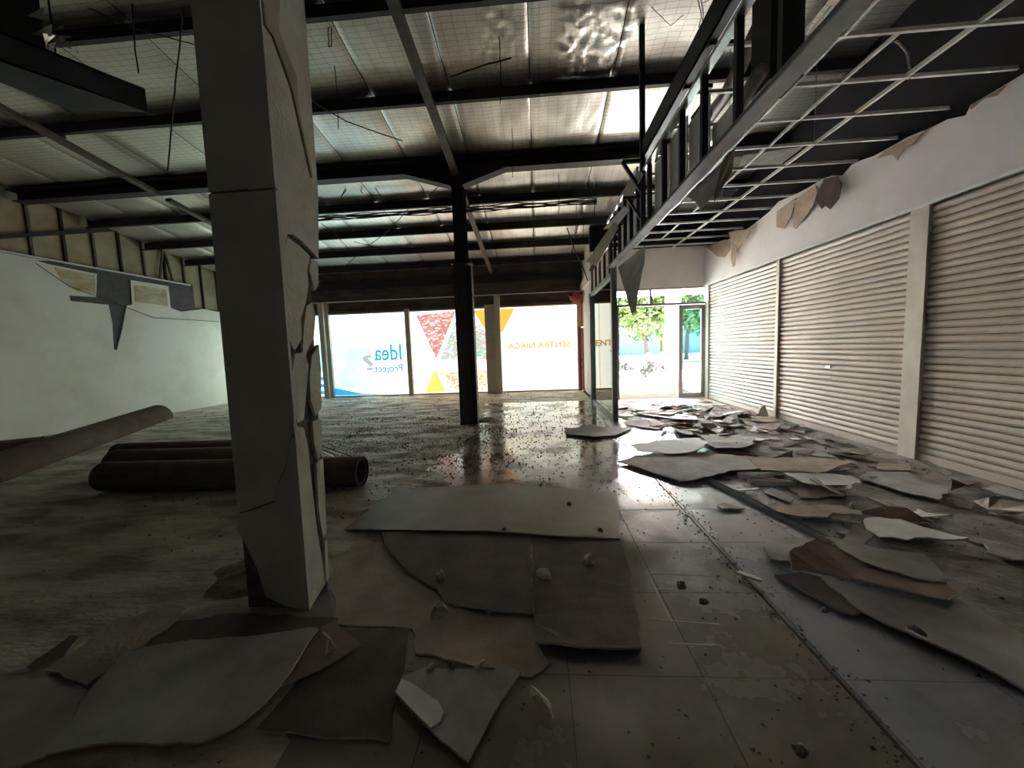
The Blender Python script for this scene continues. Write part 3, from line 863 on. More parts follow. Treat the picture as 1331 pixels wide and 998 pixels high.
lettering('Project:', TB[4][0], TB[5][0], TB[4][1], TB[5][1], P_dblue, w2)
lettering('?', TB[6][0], TB[7][0], TB[6][1], TB[7][1], P_grey, w2)
TB = [(-0.991,1.484),(1.141,1.692),(-0.416,1.279),(0.533,1.349)]
lettering('SENTRA NIAGA', TB[0][0], TB[1][0], TB[0][1], TB[1][1], P_gold, w4)
lettering('SOLO BARU', TB[2][0], TB[3][0], TB[2][1], TB[3][1], P_grey, w4)

d1 = bpy.data.objects.new('door_1', None); col.objects.link(d1); d1.location = (1.52, YF, 0)
struct(d1, 'narrow side door with a dark red frame beside the shop front')
part('red_jamb', M_red, d1, (1.44, 1.50, YF - 0.12, YF + 0.05, 0, 2.15))
part('door_panel', M_lilac, d1, (1.50, 1.58, YF - 0.05, YF + 0.02, 0, 2.12))
part('over_panel', mat('salmon_board', (0.86, 0.66, 0.56), rough=0.8), d1, (1.44, 1.58, YF - 0.06, YF + 0.05, 2.15, 2.95))
part('lock', M_black, d1, (1.505, 1.53, YF - 0.08, YF - 0.05, 1.0, 1.08), (1.505, 1.53, YF - 0.08, YF - 0.05, 0.75, 0.82))

# pink insulation scrap over the side door
rr = random.Random(12)
pk = MB()
for _ in range(60):
    a = Vector((1.36 + rr.uniform(-0.1, 0.16), 12.95 + rr.uniform(-0.1, 0.15), 3.0 + rr.uniform(-0.08, 0.12)))
    b = a + Vector((rr.uniform(-0.2, 0.05), rr.uniform(-0.1, 0.1), rr.uniform(-0.02, 0.2)))
    pk.bar(a, b, 0.05, 0.012, up=(rr.uniform(-1, 1), rr.uniform(-1, 1), 1))
tag(pk.build('insulation_scrap', M_pink), 'tuft of torn pink insulation above the red framed side door', 'insulation')

# ------------------------------------------------------------ near column
cl = thing('concrete_column', 'thick square column with cracked grey render and chipped plaster side', 'column', (-1.6, 2.25, 0))
def colx(z, side):
    return (-1.785 + 0.013 * z, -1.396 + 0.009 * z)[side]
ZT = roof_z(2.25) + 0.05
bk = 2.44
MB().hexa([(colx(0, 0), 2.085, 0), (colx(0, 1) - 0.02, 2.085, 0), (colx(0, 1) - 0.02, 2.31, 0), (colx(0, 0), 2.44, 0)],
          [(colx(ZT, 0), 2.085, ZT), (colx(ZT, 1) - 0.02, 2.085, ZT), (colx(ZT, 1) - 0.02, 2.50, ZT), (colx(ZT, 0), 2.50, ZT)]).build('core', M_rawcon, cl)
def front_slab(poly):
    MB().prism(poly, 'y', 2.07, 2.09).build('render_slab', M_concrete, cl)
CR = [(-1.789,0.594),(-1.658,0.630),(-1.551,0.666),(-1.517,0.772),(-1.456,0.880),(-1.425,1.015),(-1.410,1.081)]
front_slab([(colx(2.41, 0), 2.41), (colx(2.41, 1), 2.41), (colx(ZT, 1), ZT), (colx(ZT, 0), ZT)])
front_slab([(colx(2.397, 0), 2.397), (colx(2.397, 1), 2.397), (colx(1.2, 1), CR[-1][1] + 0.02)] + [(x, z + 0.006) for x, z in CR[::-1][1:-1]] + [(colx(0.6, 0), CR[0][1] + 0.006)])
front_slab([(colx(0.6, 0), CR[0][1] - 0.006)] + [(x, z - 0.006) for x, z in CR[1:-1]] + [(colx(1.1, 1), CR[-1][1] - 0.02), (colx(0, 1), 0.0)] + [(-1.537,0.021),(-1.661,0.083),(-1.692,0.252),(-1.756,0.419),(-1.796,0.491)])
def side_slab(poly, t=0.02, m=None):
    mb = MB()
    n = len(poly)
    area = sum(poly[i][0] * poly[(i + 1) % n][1] - poly[(i + 1) % n][0] * poly[i][1] for i in range(n))
    if area < 0:
        poly = poly[::-1]
    lo = [(colx(z, 1) - 0.025, y, z) for y, z in poly]
    hi = [(colx(z, 1) - 0.02 + t, y, z) for y, z in poly]
    mb.add(lo + hi, [tuple(range(n))[::-1], tuple(range(n, 2 * n))] + [(i, (i + 1) % n, n + (i + 1) % n, n + i) for i in range(n)])
    mb.build('plaster_piece', m or M_plaster, cl)
side_slab([(2.089, ZT), (2.50, ZT)] + [(2.497,2.549),(2.451,2.118),(2.387,2.146),(2.289,2.181),(2.205,2.201),(2.148,2.189),(2.098,2.068)] + [(2.089, 2.0)])
M_pl2 = M_plaster
side_slab([(2.089, 1.98)] + [(2.110,2.063),(2.160,2.176),(2.270,2.153),(2.375,2.119),(2.329,2.021),(2.333,1.939),(2.283,1.816),(2.223,1.720),(2.222,1.606),(2.146,1.538),(2.110,1.582),(2.084,1.688)], 0.010, M_pl2)
side_slab([(2.373,2.105),(2.449,2.103),(2.435,1.945),(2.386,1.909),(2.363,1.981),(2.345,2.025)], 0.014, M_pl2)
side_slab([(2.281,1.802),(2.351,1.838),(2.372,1.754),(2.334,1.609),(2.259,1.537),(2.210,1.469),(2.216,1.560),(2.240,1.675)], 0.016)
side_slab([(2.136,1.516),(2.226,1.524),(2.261,1.444),(2.214,1.284),(2.169,1.129),(2.108,1.117),(2.078,1.256),(2.093,1.408)], 0.016)
side_slab([(2.294,1.504),(2.380,1.571),(2.383,1.414),(2.355,1.169),(2.289,1.130),(2.247,1.233),(2.251,1.374)], 0.020)
side_slab([(2.089, 1.15)] + [(2.059,1.118),(2.154,1.081),(2.183,0.962),(2.186,0.819),(2.198,0.622),(2.210,0.419),(2.239,0.202),(2.252,0.050)] + [(2.089, 0.0)], 0.02)
side_slab([(2.251,1.099),(2.345,1.096),(2.333,0.898),(2.282,0.848),(2.254,0.944)], 0.018)
side_slab([(2.255,0.836),(2.334,0.842),(2.328,0.620),(2.318,0.366),(2.268,0.340),(2.247,0.552)], 0.018, M_pl2)
side_slab([(2.282,0.307),(2.319,0.313),(2.299,0.052),(2.270,0.044)], 0.016)
tag(MB().prism([(1.938,3.217),(2.076,3.331),(2.047,3.162),(2.104,3.092),(2.172,3.023),(2.169,2.902),(2.185,2.771),(2.254,2.538),(2.244,2.525),(2.165,2.780),(2.119,2.931),(1.997,3.096),(1.939,3.108)], 'x', -1.275, -1.262).build('torn_board', M_gypwarm), 'long torn sliver of board hanging down beside the chipped column', 'torn board')

# ------------------------------------------------------------ air duct at upper left
A = [Vector(q) for q in [(-3.673,3.710,3.900),(-4.337,3.589,3.900),(-4.454,3.193,3.900),(-4.146,2.992,3.900)]]
fr, flp, nl0, nr0 = A
nr = fr + (nr0 - fr) * 3.2
nl = flp + (nl0 - flp) * 5.2
dirn = (fr - nr).normalized()
side = Vector((-dirn.y, dirn.x, 0))
dk = thing('air_duct', 'dark sheet metal air duct hanging below the roof beside the column', 'duct', (fr.x - 0.5, fr.y - 1, 3.9))
up = Vector((0, 0, 0.215))
MB().hexa([nr, fr, flp, nl], [nr + up, fr + up, flp + up, nl + up]).build('body', M_duct, dk)
def along(t, s_, z):
    return fr + (nr - fr) * t + side * s_ + Vector((0, 0, z))
MB().hexa([along(1, 0.03, 0.21), along(0.22, 0.03, 0.21), along(0.22, 0.4, 0.21), along(1, 0.4, 0.21)], [along(1, 0.03, 0.75), along(0.22, 0.03, 0.75), along(0.22, 0.4, 0.75), along(1, 0.4, 0.75)]).build('plenum_box', M_black, dk)
ft = MB()
rr = random.Random(5)
base = along(0.2, 0.08, 0.26)
for _ in range(26):
    a = base + Vector((rr.uniform(-0.25, 0.15), rr.uniform(-0.15, 0.1), rr.uniform(0, 0.16)))
    ft.add([a, a + Vector((rr.uniform(-.1, .1), rr.uniform(-.1, .1), rr.uniform(-.08, .08))), a + Vector((rr.uniform(-.1, .1), rr.uniform(-.1, .1), rr.uniform(-.08, .08)))], [(0, 1, 2)])
ft.build('foil_scrap', FOIL, dk)
for s in (0.5, 2.2):
    q = along(s / 2.6, 0.25, 0.0)
    MB().tube([q + Vector((0, 0, 0.2)), Vector((q.x, q.y, roof_z(q.y)))], 0.008, 5).build('hanger_rod', M_black, dk)

# ------------------------------------------------------------ corridor ceiling grid
gr = thing('ceiling_grid', 'bare white ceiling grid without tiles above the corridor', 'ceiling grid', (3.1, 6.5, 3.93))
def tee(a, b):
    a = Vector(a); b = Vector(b)
    m = MB().bar(a, b, 0.028, 0.006).bar(a + Vector((0, 0, 0.02)), b + Vector((0, 0, 0.02)), 0.004, 0.036)
    return m.build('cross_tee', M_whitebar, gr)
yy = 2.37
bars_y = []
while yy < YD - 0.1:
    bars_y.append(yy)
    yy += 0.608
for y in bars_y:
    tee((1.62, y, 3.95), (XR + 0.16, y, 3.95))
rr = random.Random(7)
for x, keep in [(2.58, 0.9), (3.04, 0.75), (3.64, 1.0)]:
    if keep == 1.0:
        MB().bar((x, 1.8, 3.962), (x, YD, 3.962), 0.026, 0.006).bar((x, 1.8, 3.985), (x, YD, 3.985), 0.004, 0.04).build('main_runner', M_whitebar, gr)
        continue
    for a, b in zip(bars_y[:-1], bars_y[1:]):
        if rr.random() < keep:
            e = rr.uniform(-0.02, 0.02)
            MB().bar((x + e, a, 3.952), (x - e, b, 3.952), 0.024, 0.006).bar((x + e, a, 3.97), (x - e, b, 3.97), 0.004, 0.03).build('short_tee', M_whitebar, gr)
for y in (3.0, 5.45, 7.9):
    for x in (2.58, 3.64):
        MB().tube([(x, y, 3.98), (x, y, roof_z(y) - 0.05)], 0.004, 5).build('hanger_wire', M_galv, gr)
tag(MB().hexa([(2.85, 5.62, 3.97), (3.54, 5.48, 3.97), (3.55, 5.98, 3.97), (2.97, 6.0, 3.97)], [(2.85, 5.62, 3.985), (3.54, 5.48, 3.985), (3.55, 5.98, 3.985), (2.97, 6.0, 3.985)]).build('ceiling_tile', mat('grimy_tile', (0.50, 0.49, 0.45), (0.4, 0.39, 0.36), scale=5, rough=0.9)), 'single grimy tile left lying in the ceiling grid', 'ceiling tile')
for i, (x, z0) in enumerate([(2.3, 4.05), (2.36, 4.05), (2.42, 4.05)]):
    MB().bar((x, 3.4, z0), (x + 0.05, 5.2, z0), 0.012, 0.012).build('stray_strip', M_whitebar, gr)
tag(MB().tube([(1.78, 2.2, 4.25), (2.15, 4.6, 4.18), (2.2, 6.8, 4.2)], 0.07, 10).build('ceiling_pipe', M_pipe, None, True), 'brown pipe running above the corridor ceiling grid', 'pipe')
tag(MB().box(1.72, 1.95, 3.05, 3.3, 3.35, roof_z(3.3)).build('hanging_post', M_black), 'black boxed steel post dropping from the roof by the bulkhead', 'post')

# ------------------------------------------------------------ bulkhead with bare studs above the partition line
bh = thing('bulkhead', 'stripped bulkhead of black studs with torn white boards between hall and corridor', 'bulkhead', (1.45, 5, 2.9))
MB().box(1.395, 1.51, 1.2, 7.575, 2.95, 2.965).build('soffit_board', M_gyp, bh)
MB().box(1.383, 1.395, 1.2, 7.575, 2.947, 2.975).build('corner_bead', mat('bead_grey', (0.42, 0.41, 0.39), rough=0.6), bh)
MB().box(1.41, 1.47, 1.2, 7.575, 2.965, 2.985).build('bottom_track', M_black, bh)
zts = lambda y: 3.72 - 0.0 * y
y = 1.4
studs_y = [1.42, 1.93, 2.43, 2.93, 3.48, 3.97, 4.48, 5.03]
for y in studs_y:
    MB().box(1.42, 1.47, y - 0.022, y + 0.022, 2.98, 3.70).build('stud', M_black, bh)
MB().box(1.41, 1.48, 1.2, 5.2, 3.68, 3.71).build('top_track', M_galv, bh)
MB().box(1.42, 1.50, 1.2, 5.28, 3.86, 3.875).box(1.42, 1.432, 1.2, 5.28, 3.86, 4.08).box(1.42, 1.50, 1.2, 5.28, 4.065, 4.08).build('channel_beam', M_black, bh)
for y in (1.8, 2.55, 3.4, 3.92):
    MB().box(1.44, 1.70, y - 0.015, y + 0.015, 3.84, 3.87).build('cross_bar', M_black, bh)
MB().box(1.40, 1.46, 5.25, 5.31, 2.98, roof_z(5.3)).build('post', M_black, bh)
MB().bar((1.43, 5.3, 3.85), (1.18, 5.3, 3.85), 0.04, 0.04).bar((1.18, 5.3, 3.85), (1.43, 5.3, 3.45), 0.04, 0.04).bar((1.43, 5.3, 3.40), (1.18, 5.3, 3.40), 0.04, 0.03).bar((1.25, 5.3, 3.38), (1.46, 5.3, 3.05), 0.03, 0.03).build('bracket', M_black, bh)
for y0, y1, z0, z1 in [(3.52, 3.94, 2.98, 3.55), (4.0, 4.45, 2.98, 3.66), (4.5, 5.0, 2.98, 3.66), (2.97, 3.45, 2.98, 3.25)]:
    MB().box(1.50, 1.515, y0, y1, z0, z1).build('lining_board', M_whitebar, bh)
# remaining bulkhead beyond the bracket
for y in (5.55, 5.95, 6.35, 6.75, 7.15, 7.52):
    MB().box(1.42, 1.47, y - 0.02, y + 0.02, 2.98, 3.78 - 0.0 * y).build('stud', M_black, bh)
for y0, y1, z0, z1 in [(5.58, 5.93, 3.0, 3.72), (5.98, 6.33, 3.0, 3.6), (6.38, 6.73, 3.0, 3.72), (6.78, 7.13, 3.0, 3.5)]:
    MB().box(1.50, 1.515, y0, y1, z0, z1).build('lining_board', M_gyplight, bh)
MB().bar((1.40, 5.4, 3.80), (1.40, 7.6, 3.80), 0.03, 0.05).build('top_track', M_galv, bh)
for yy in (7.9, 8.5, 9.1, 9.7, 10.3):
    MB().box(1.47, 1.52, yy - 0.02, yy + 0.02, 2.88, 3.5).build('stud', M_black if yy < 9 else M_pipe, bh)
MB().box(1.46, 1.53, 7.72, 10.6, 3.48, 3.52).build('top_track', M_black, bh)
# torn boards still hanging on it
tag(MB().prism([(10.312,3.672),(7.287,3.559),(6.795,3.540),(6.435,3.357),(7.157,3.308),(8.575,3.198)], 'x', 1.345, 1.358).build('torn_board', M_gypwarm), 'pale strip of torn board slanting beside the partition head', 'torn board')
tag(MB().prism([(7.873,3.758),(6.031,3.544),(5.750,3.403),(6.710,3.438)], 'x', 1.365, 1.378).build('torn_board', M_gyplight), 'small white board remnant leaning on the bulkhead studs', 'torn board')
tag(MB().prism([(6.225,3.817),(5.245,3.704),(5.033,3.575),(5.746,3.507)], 'x', 1.365, 1.378).build('torn_board', M_gyp), 'grey board remnant hanging by the steel bracket', 'torn board')
def thick_flap(name, pts, label, m, t=0.012, nrm=(0, -1, 0)):
    n = len(pts); N = Vector(nrm) * t
    vs = [Vector(p) for p in pts] + [Vector(p) - N for p in pts]
    fs = [tuple(range(n)), tuple(range(n, 2 * n))[::-1]] + [(i, n + i, n + (i + 1) % n, (i + 1) % n) for i in range(n)]
    mb = MB().add(vs, fs)
    o = mb.build(name, m)
    bmx = bmesh.new(); bmx.from_mesh(o.data); bmesh.ops.recalc_face_normals(bmx, faces=bmx.faces); bmx.to_mesh(o.data); bmx.free()
    return tag(o, label, 'torn board')
thick_flap('hanging_board', [(1.523,7.300,2.913),(1.827,6.600,3.099),(1.813,6.600,2.842),(1.802,6.700,2.714),(1.775,6.900,2.324),(1.772,7.000,2.083),(1.716,7.100,2.041),(1.621,7.200,2.493)], 'large grey pointed board hanging from the end of the bulkhead', M_gyp)
thick_flap('hanging_board', [(1.562,4.150,2.975),(1.620,3.450,3.012),(1.626,3.450,2.976),(1.619,3.650,2.808),(1.576,3.850,2.735),(1.574,3.950,2.841)], 'torn grey flap of board drooping from the bulkhead soffit', M_gyp)
thick_flap('hanging_board', [(1.575,3.420,2.977),(1.613,3.300,3.023),(1.688,3.500,2.920),(1.648,3.600,2.851),(1.600,3.620,2.720),(1.584,3.600,2.778)], 'small pale flap of board bent below the ceiling grid', M_gypwarm)
thick_flap('hanging_board', [(1.654,4.300,3.801),(1.708,4.000,3.849),(1.738,4.000,3.640),(1.681,4.100,3.501),(1.661,4.200,3.627)], 'crumpled dark scrap caught between the bulkhead studs', M_dpaper)
tag(MB().tube([(1.58, 2.9, 3.32), (1.62, 3.4, 3.27), (1.6, 3.9, 3.3)], 0.05, 8).build('flexible_duct', M_galv, None, True), 'short grey flexible hose behind the bulkhead studs', 'hose')

# ------------------------------------------------------------ cables
def cable(pts, label, r=0.006, group=None, m=None):
    pts = [Vector(p) for p in pts]
    fine = []
    for a, b in zip(pts[:-1], pts[1:]):
        for k in range(6):
            fine.append(a.lerp(b, k / 6) + Vector((noise.noise(a * 3 + Vector((k, 0, 0))) * 0.01, 0, noise.noise(b * 3 + Vector((0, k, 0))) * 0.01)))
    fine.append(pts[-1])
    return tag(MB().tube(fine, r, 5).build('hanging_cable', m or M_wire), label, 'cable', group)
cable([(-3.883,4.500,5.490),(-3.978,4.500,5.091),(-4.207,4.600,4.588),(-4.480,4.700,3.845)], 'long cable hanging beside the left face of the chipped column', 0.009, m=M_pipe)
cable([(-4.488,4.000,5.138),(-4.221,4.200,5.079),(-3.811,4.600,5.150)], 'slack cable crossing behind the foil scrap on the duct', 0.006)
cable([(-4.289,4.300,5.402),(-4.320,4.300,4.975),(-4.312,4.300,4.696)], 'short cable end dangling behind the air duct', 0.008)
cable([(-2.833,5.000,4.771),(-2.539,5.500,4.723),(-2.228,5.800,4.717),(-1.922,6.000,4.680)], 'thin dark rod slanting from the column across a purlin', 0.008)
cable([(-0.996,5.200,4.985),(-0.645,5.200,5.067),(-0.201,5.200,5.149)], 'dark cable end poking out of the foil ceiling', 0.010)
cable([(-2.398,4.900,5.467),(-2.416,4.900,5.251),(-2.377,4.900,5.248),(-2.359,4.900,5.463)], 'short cable loop hanging below a purlin near the column', 0.006)
cable([(1.390,5.000,5.510),(1.757,5.200,5.357),(2.012,5.200,5.534),(2.125,5.000,5.444)], 'thin wire looping across the foil near the bulkhead', 0.004)
cable([(1.835,4.600,5.139),(1.876,4.600,4.984),(1.845,4.600,4.872),(1.877,4.600,4.830),(1.892,4.600,5.020),(1.867,4.600,5.136)], 'knotted wire loop hanging beside the channel beam', 0.005)
cable([(3.344,4.000,4.172),(3.534,4.100,4.136),(3.664,4.200,4.032),(3.661,4.200,3.942)], 'kinked pale cable drooping through the ceiling grid', 0.010, m=M_pipe)
cable([(3.180,4.200,4.042),(3.286,4.200,4.200),(3.353,4.100,4.225),(3.377,4.000,4.163)], 'pale cable arching up from the ceiling grid', 0.008, m=M_pipe)
cable([(-10.6, y, z) for y, z in [(7.742,3.690),(8.293,3.293),(9.144,3.047),(10.178,2.725),(12.404,2.768)]], 'thin cable drooping across the torn white wall', 0.008)
cable([(0.807,9.500,4.308),(1.028,10.000,3.903),(1.260,10.400,3.598),(1.405,10.500,3.213)], 'bent dark rod hanging before the shop-front header', 0.014)
for (x, y) in [(0.98, 9.0), (1.2, 9.6), (0.55, 8.2), (1.3, 8.4), (-0.3, 6.8), (-2.6, 5.4), (-0.35, 5.2)]:
    cable([(x, y, roof_z(y) - 0.06), (x + 0.01, y, roof_z(y) - 0.45), (x - 0.02, y + 0.02, roof_z(y) - 0.85)], 'thin straight hanger wire dangling from the foil roof', 0.006, 'roof hanger wires')
for pts, lab in [([(-3.841,8.300,5.174),(-4.089,8.300,4.828),(-3.838,8.400,5.199),(-3.620,8.400,4.932)], 'bent wire hooked under the main beam'), ([(-3.408,8.300,5.131),(-3.218,8.400,4.844)], 'short slanted wire below the main beam'), ([(-1.854,8.200,4.961),(-2.118,8.300,4.801)], 'short wire below the beam haunch'), ([(-2.709,8.900,4.832),(-3.522,9.500,4.478),(-4.544,10.200,4.227),(-5.042,10.300,3.894)], 'long slanted wire crossing two far purlins'), ([(-5.050,9.200,4.654),(-4.868,9.400,4.488),(-4.762,10.000,4.209)], 'slanted wire beside the chipped column'), ([(-4.642,10.000,4.416),(-3.894,10.300,4.237)], 'nearly level wire between far purlins')]:
    cable(pts, lab, 0.008)
# bundle of cables along the purlin at 8.9
bd = thing('cable_bundle', 'sagging bundle of dark cables tied along a roof purlin', 'cables', (-1.5, 8.6, 4.6))
rr = random.Random(3)
for k in range(9):
    pts = []
    o1, o2 = rr.uniform(-0.05, 0.05), rr.uniform(-0.05, 0.04)
    for i in range(60):
        x = -7.0 + 8.4 * i / 59
        sag = 0.04 * abs(math.sin(x * 1.9 + k * 0.3)) + 0.03 * noise.noise((x * 1.5, k * 3.1, 0))
        pts.append((x, 8.76 + o1 + 0.02 * noise.noise((x * 2, k, 5)), roof_z(8.9) - 0.30 + o2 - sag))
    MB().tube(pts, 0.012, 5).build('cable', M_wire if k % 3 else M_galv, bd)

# ------------------------------------------------------------ rolled sheets on the left
def roll(name, label, a, b, r, m, layers=2, open_deg=None, parent=None, turn=0.0):
    a = Vector(a); b = Vector(b); d = (b - a).normalized()
    s = d.cross(Vector((0, 0, 1))).normalized(); u = s.cross(d).normalized()
    t = thing(name, label, 'rolled sheet', (min(a.x, b.x), (a.y + b.y) / 2, min(a.z, b.z) - r))
    t.location = ((a.x + b.x) / 2, (a.y + b.y) / 2, min(a.z, b.z) - r)
    N = 28
    if open_deg:
        angs = [math.radians(90 - open_deg / 2 + open_deg * i / N + turn) for i in range(N + 1)]
        prof = [(math.cos(q) * r, math.sin(q) * r) for q in angs] + [(math.cos(q) * (r - 0.015), math.sin(q) * (r - 0.015)) for q in angs[::-1]]
        n = len(prof)
        vs = [a + s * px + u * pz for px, pz in prof] + [b + s * px + u * pz for px, pz in prof]
        fs = [(i, (i + 1) % n, n + (i + 1) % n, n + i) for i in range(n)]
        for i in range(N):
            fs.append((i, i + 1, n - 2 - i, n - 1 - i)); fs.append((n + i, n + n - 1 - i, n + n - 2 - i, n + i + 1))
        ob = MB().add(vs, fs).build('curved_sheet', m, t)
        bmx = bmesh.new(); bmx.from_mesh(ob.data); bmesh.ops.recalc_face_normals(bmx, faces=bmx.faces); bmx.to_mesh(ob.data); bmx.free()
    else:
        for L in range(layers):
            ro = r - 0.028 * L; ri = ro - 0.014
            vs, fs = [], []
            for c in (a + d * 0.01 * L, b - d * 0.012 * L):
                for rad in (ro, ri):
                    vs += [c + s * math.cos(2 * math.pi * k / N) * rad + u * math.sin(2 * math.pi * k / N) * rad for k in range(N)]
            for k in range(N):
                j = (k + 1) % N
                fs += [(k, j, 2 * N + j, 2 * N + k), (N + j, N + k, 3 * N + k, 3 * N + j), (j, k, N + k, N + j), (2 * N + k, 2 * N + j, 3 * N + j, 3 * N + k)]
            ob = MB().add(vs, fs).build('outer_layer' if L == 0 else 'inner_layer', m, t)
            bmx = bmesh.new(); bmx.from_mesh(ob.data); bmesh.ops.recalc_face_normals(bmx, faces=bmx.faces); bmx.to_mesh(ob.data); bmx.free()
    return t
roll('sheet_roll', 'dark brown roll lying behind the chipped column with its open end showing', (-5.15, 4.12, 0.175), (-2.02, 4.15, 0.175), 0.17, M_dcarpet, 2)
roll('sheet_roll', 'dark roll on the floor just behind the open-ended one', (-5.6, 4.62, 0.185), (-2.9, 4.66, 0.185), 0.18, M_dcarpet, 2)
roll('sheet_roll', 'brown roll on the floor at the back of the heap', (-6.0, 5.02, 0.185), (-3.4, 5.1, 0.185), 0.18, M_carpet, 2)
roll('curved_sheet_piece', 'long brown curved sheet slanting across the heap of rolls', (-5.02, 3.0, 0.50), (-5.95, 5.6, 0.64), 0.19, M_carpet, open_deg=200)
roll('sheet_roll', 'pale brown roll end beside the slanting curved sheet', (-8.2, 4.6, 0.26), (-7.35, 5.2, 0.26), 0.20, mat('pale_roll', (0.50, 0.44, 0.36), (0.42, 0.36, 0.30), scale=5, rough=0.8), 2)
# loose strips by the open end
for i, (a, b) in enumerate([((-3.3, 4.9, 0.40), (-2.3, 4.55, 0.10)), ((-3.2, 4.95, 0.37), (-2.25, 4.75, 0.12)), ((-3.1, 4.8, 0.38), (-2.45, 4.4, 0.30))]):
    tag(MB().bar(a, b, 0.05, 0.008, up=(0.2, 0.3, 1)).build('loose_strip', M_galv if i == 0 else M_dcarpet), 'loose dark strip sliding off the roll behind the column', 'strip', 'loose strips off the rolls')

# ------------------------------------------------------------ broken boards on the floor
def board(name, label, pts, face, rag=0.012, th=0.011, edge=None, back=None, group=None, cat='broken board', seed=0, wob=0.006):
    rr = random.Random(seed * 7 + len(pts))
    n = len(pts)
    area = sum(pts[i][0] * pts[(i + 1) % n][1] - pts[(i + 1) % n][0] * pts[i][1] for i in range(n))
    if area < 0:
        pts = pts[::-1]
    out = []
    for i in range(n):
        a = Vector(pts[i]); b = Vector(pts[(i + 1) % n])
        L = (b - a).length
        out.append(a)
        k = min(8, int(L / 0.09))
        if rag > 0 and k > 0:
            d = (b - a).normalized(); s = Vector((-d.y, d.x, 0))
            for j in range(1, k + 1):
                out.append(a.lerp(b, j / (k + 1)) + s * rr.uniform(-rag, rag))
    bmx = bmesh.new()
    vs = [bmx.verts.new(p) for p in out]
    f = bmx.faces.new(vs)
    bmesh.ops.triangulate(bmx, faces=[f], quad_method='BEAUTY', ngon_method='BEAUTY')
    long_e = [e for e in bmx.edges if e.calc_length() > 0.25 and not e.is_boundary]
    if long_e:
        bmesh.ops.subdivide_edges(bmx, edges=long_e, cuts=2)
        bmesh.ops.triangulate(bmx, faces=bmx.faces[:])
    for v in bmx.verts:
        v.co.z += wob * (noise.noise((v.co.x * 3, v.co.y * 3, seed)) + 0.6)
    bmesh.ops.recalc_face_normals(bmx, faces=bmx.faces)
    if sum(q.normal.z for q in bmx.faces) < 0:
        bmesh.ops.reverse_faces(bmx, faces=bmx.faces)
    tops = list(bmx.faces)
    bnd = [e for e in bmx.edges if e.is_boundary]
    low = {v: bmx.verts.new((v.co.x, v.co.y, max(0.0005, v.co.z - th))) for v in list(bmx.verts)}
    for q in tops:
        q.material_index = 0
        q.smooth = False
        g2 = bmx.faces.new([low[v] for v in reversed(q.verts)]); g2.material_index = 2
    for e in bnd:
        q = e.link_faces[0]
        a, b = e.verts
        vs_ = list(q.verts)
        if vs_[(vs_.index(a) + 1) % len(vs_)] != b:
            a, b = b, a
        try:
            g2 = bmx.faces.new([b, a, low[a], low[b]]); g2.material_index = 1
        except ValueError:
            pass
    c = [sum(v.co[i] for v in bmx.verts) / len(bmx.verts) for i in (0, 1)]
    zmin = min(v.co.z for v in bmx.verts)
    me = bpy.data.meshes.new(name)
    for v in bmx.verts:
        v.co -= Vector((c[0], c[1], zmin))
    bmx.to_mesh(me); bmx.free()
    me.materials.append(face); me.materials.append(edge or M_core); me.materials.append(back or M_brown)
    o = bpy.data.objects.new(name, me); col.objects.link(o); o.location = (c[0], c[1], zmin)
    return tag(o, label, cat, group)

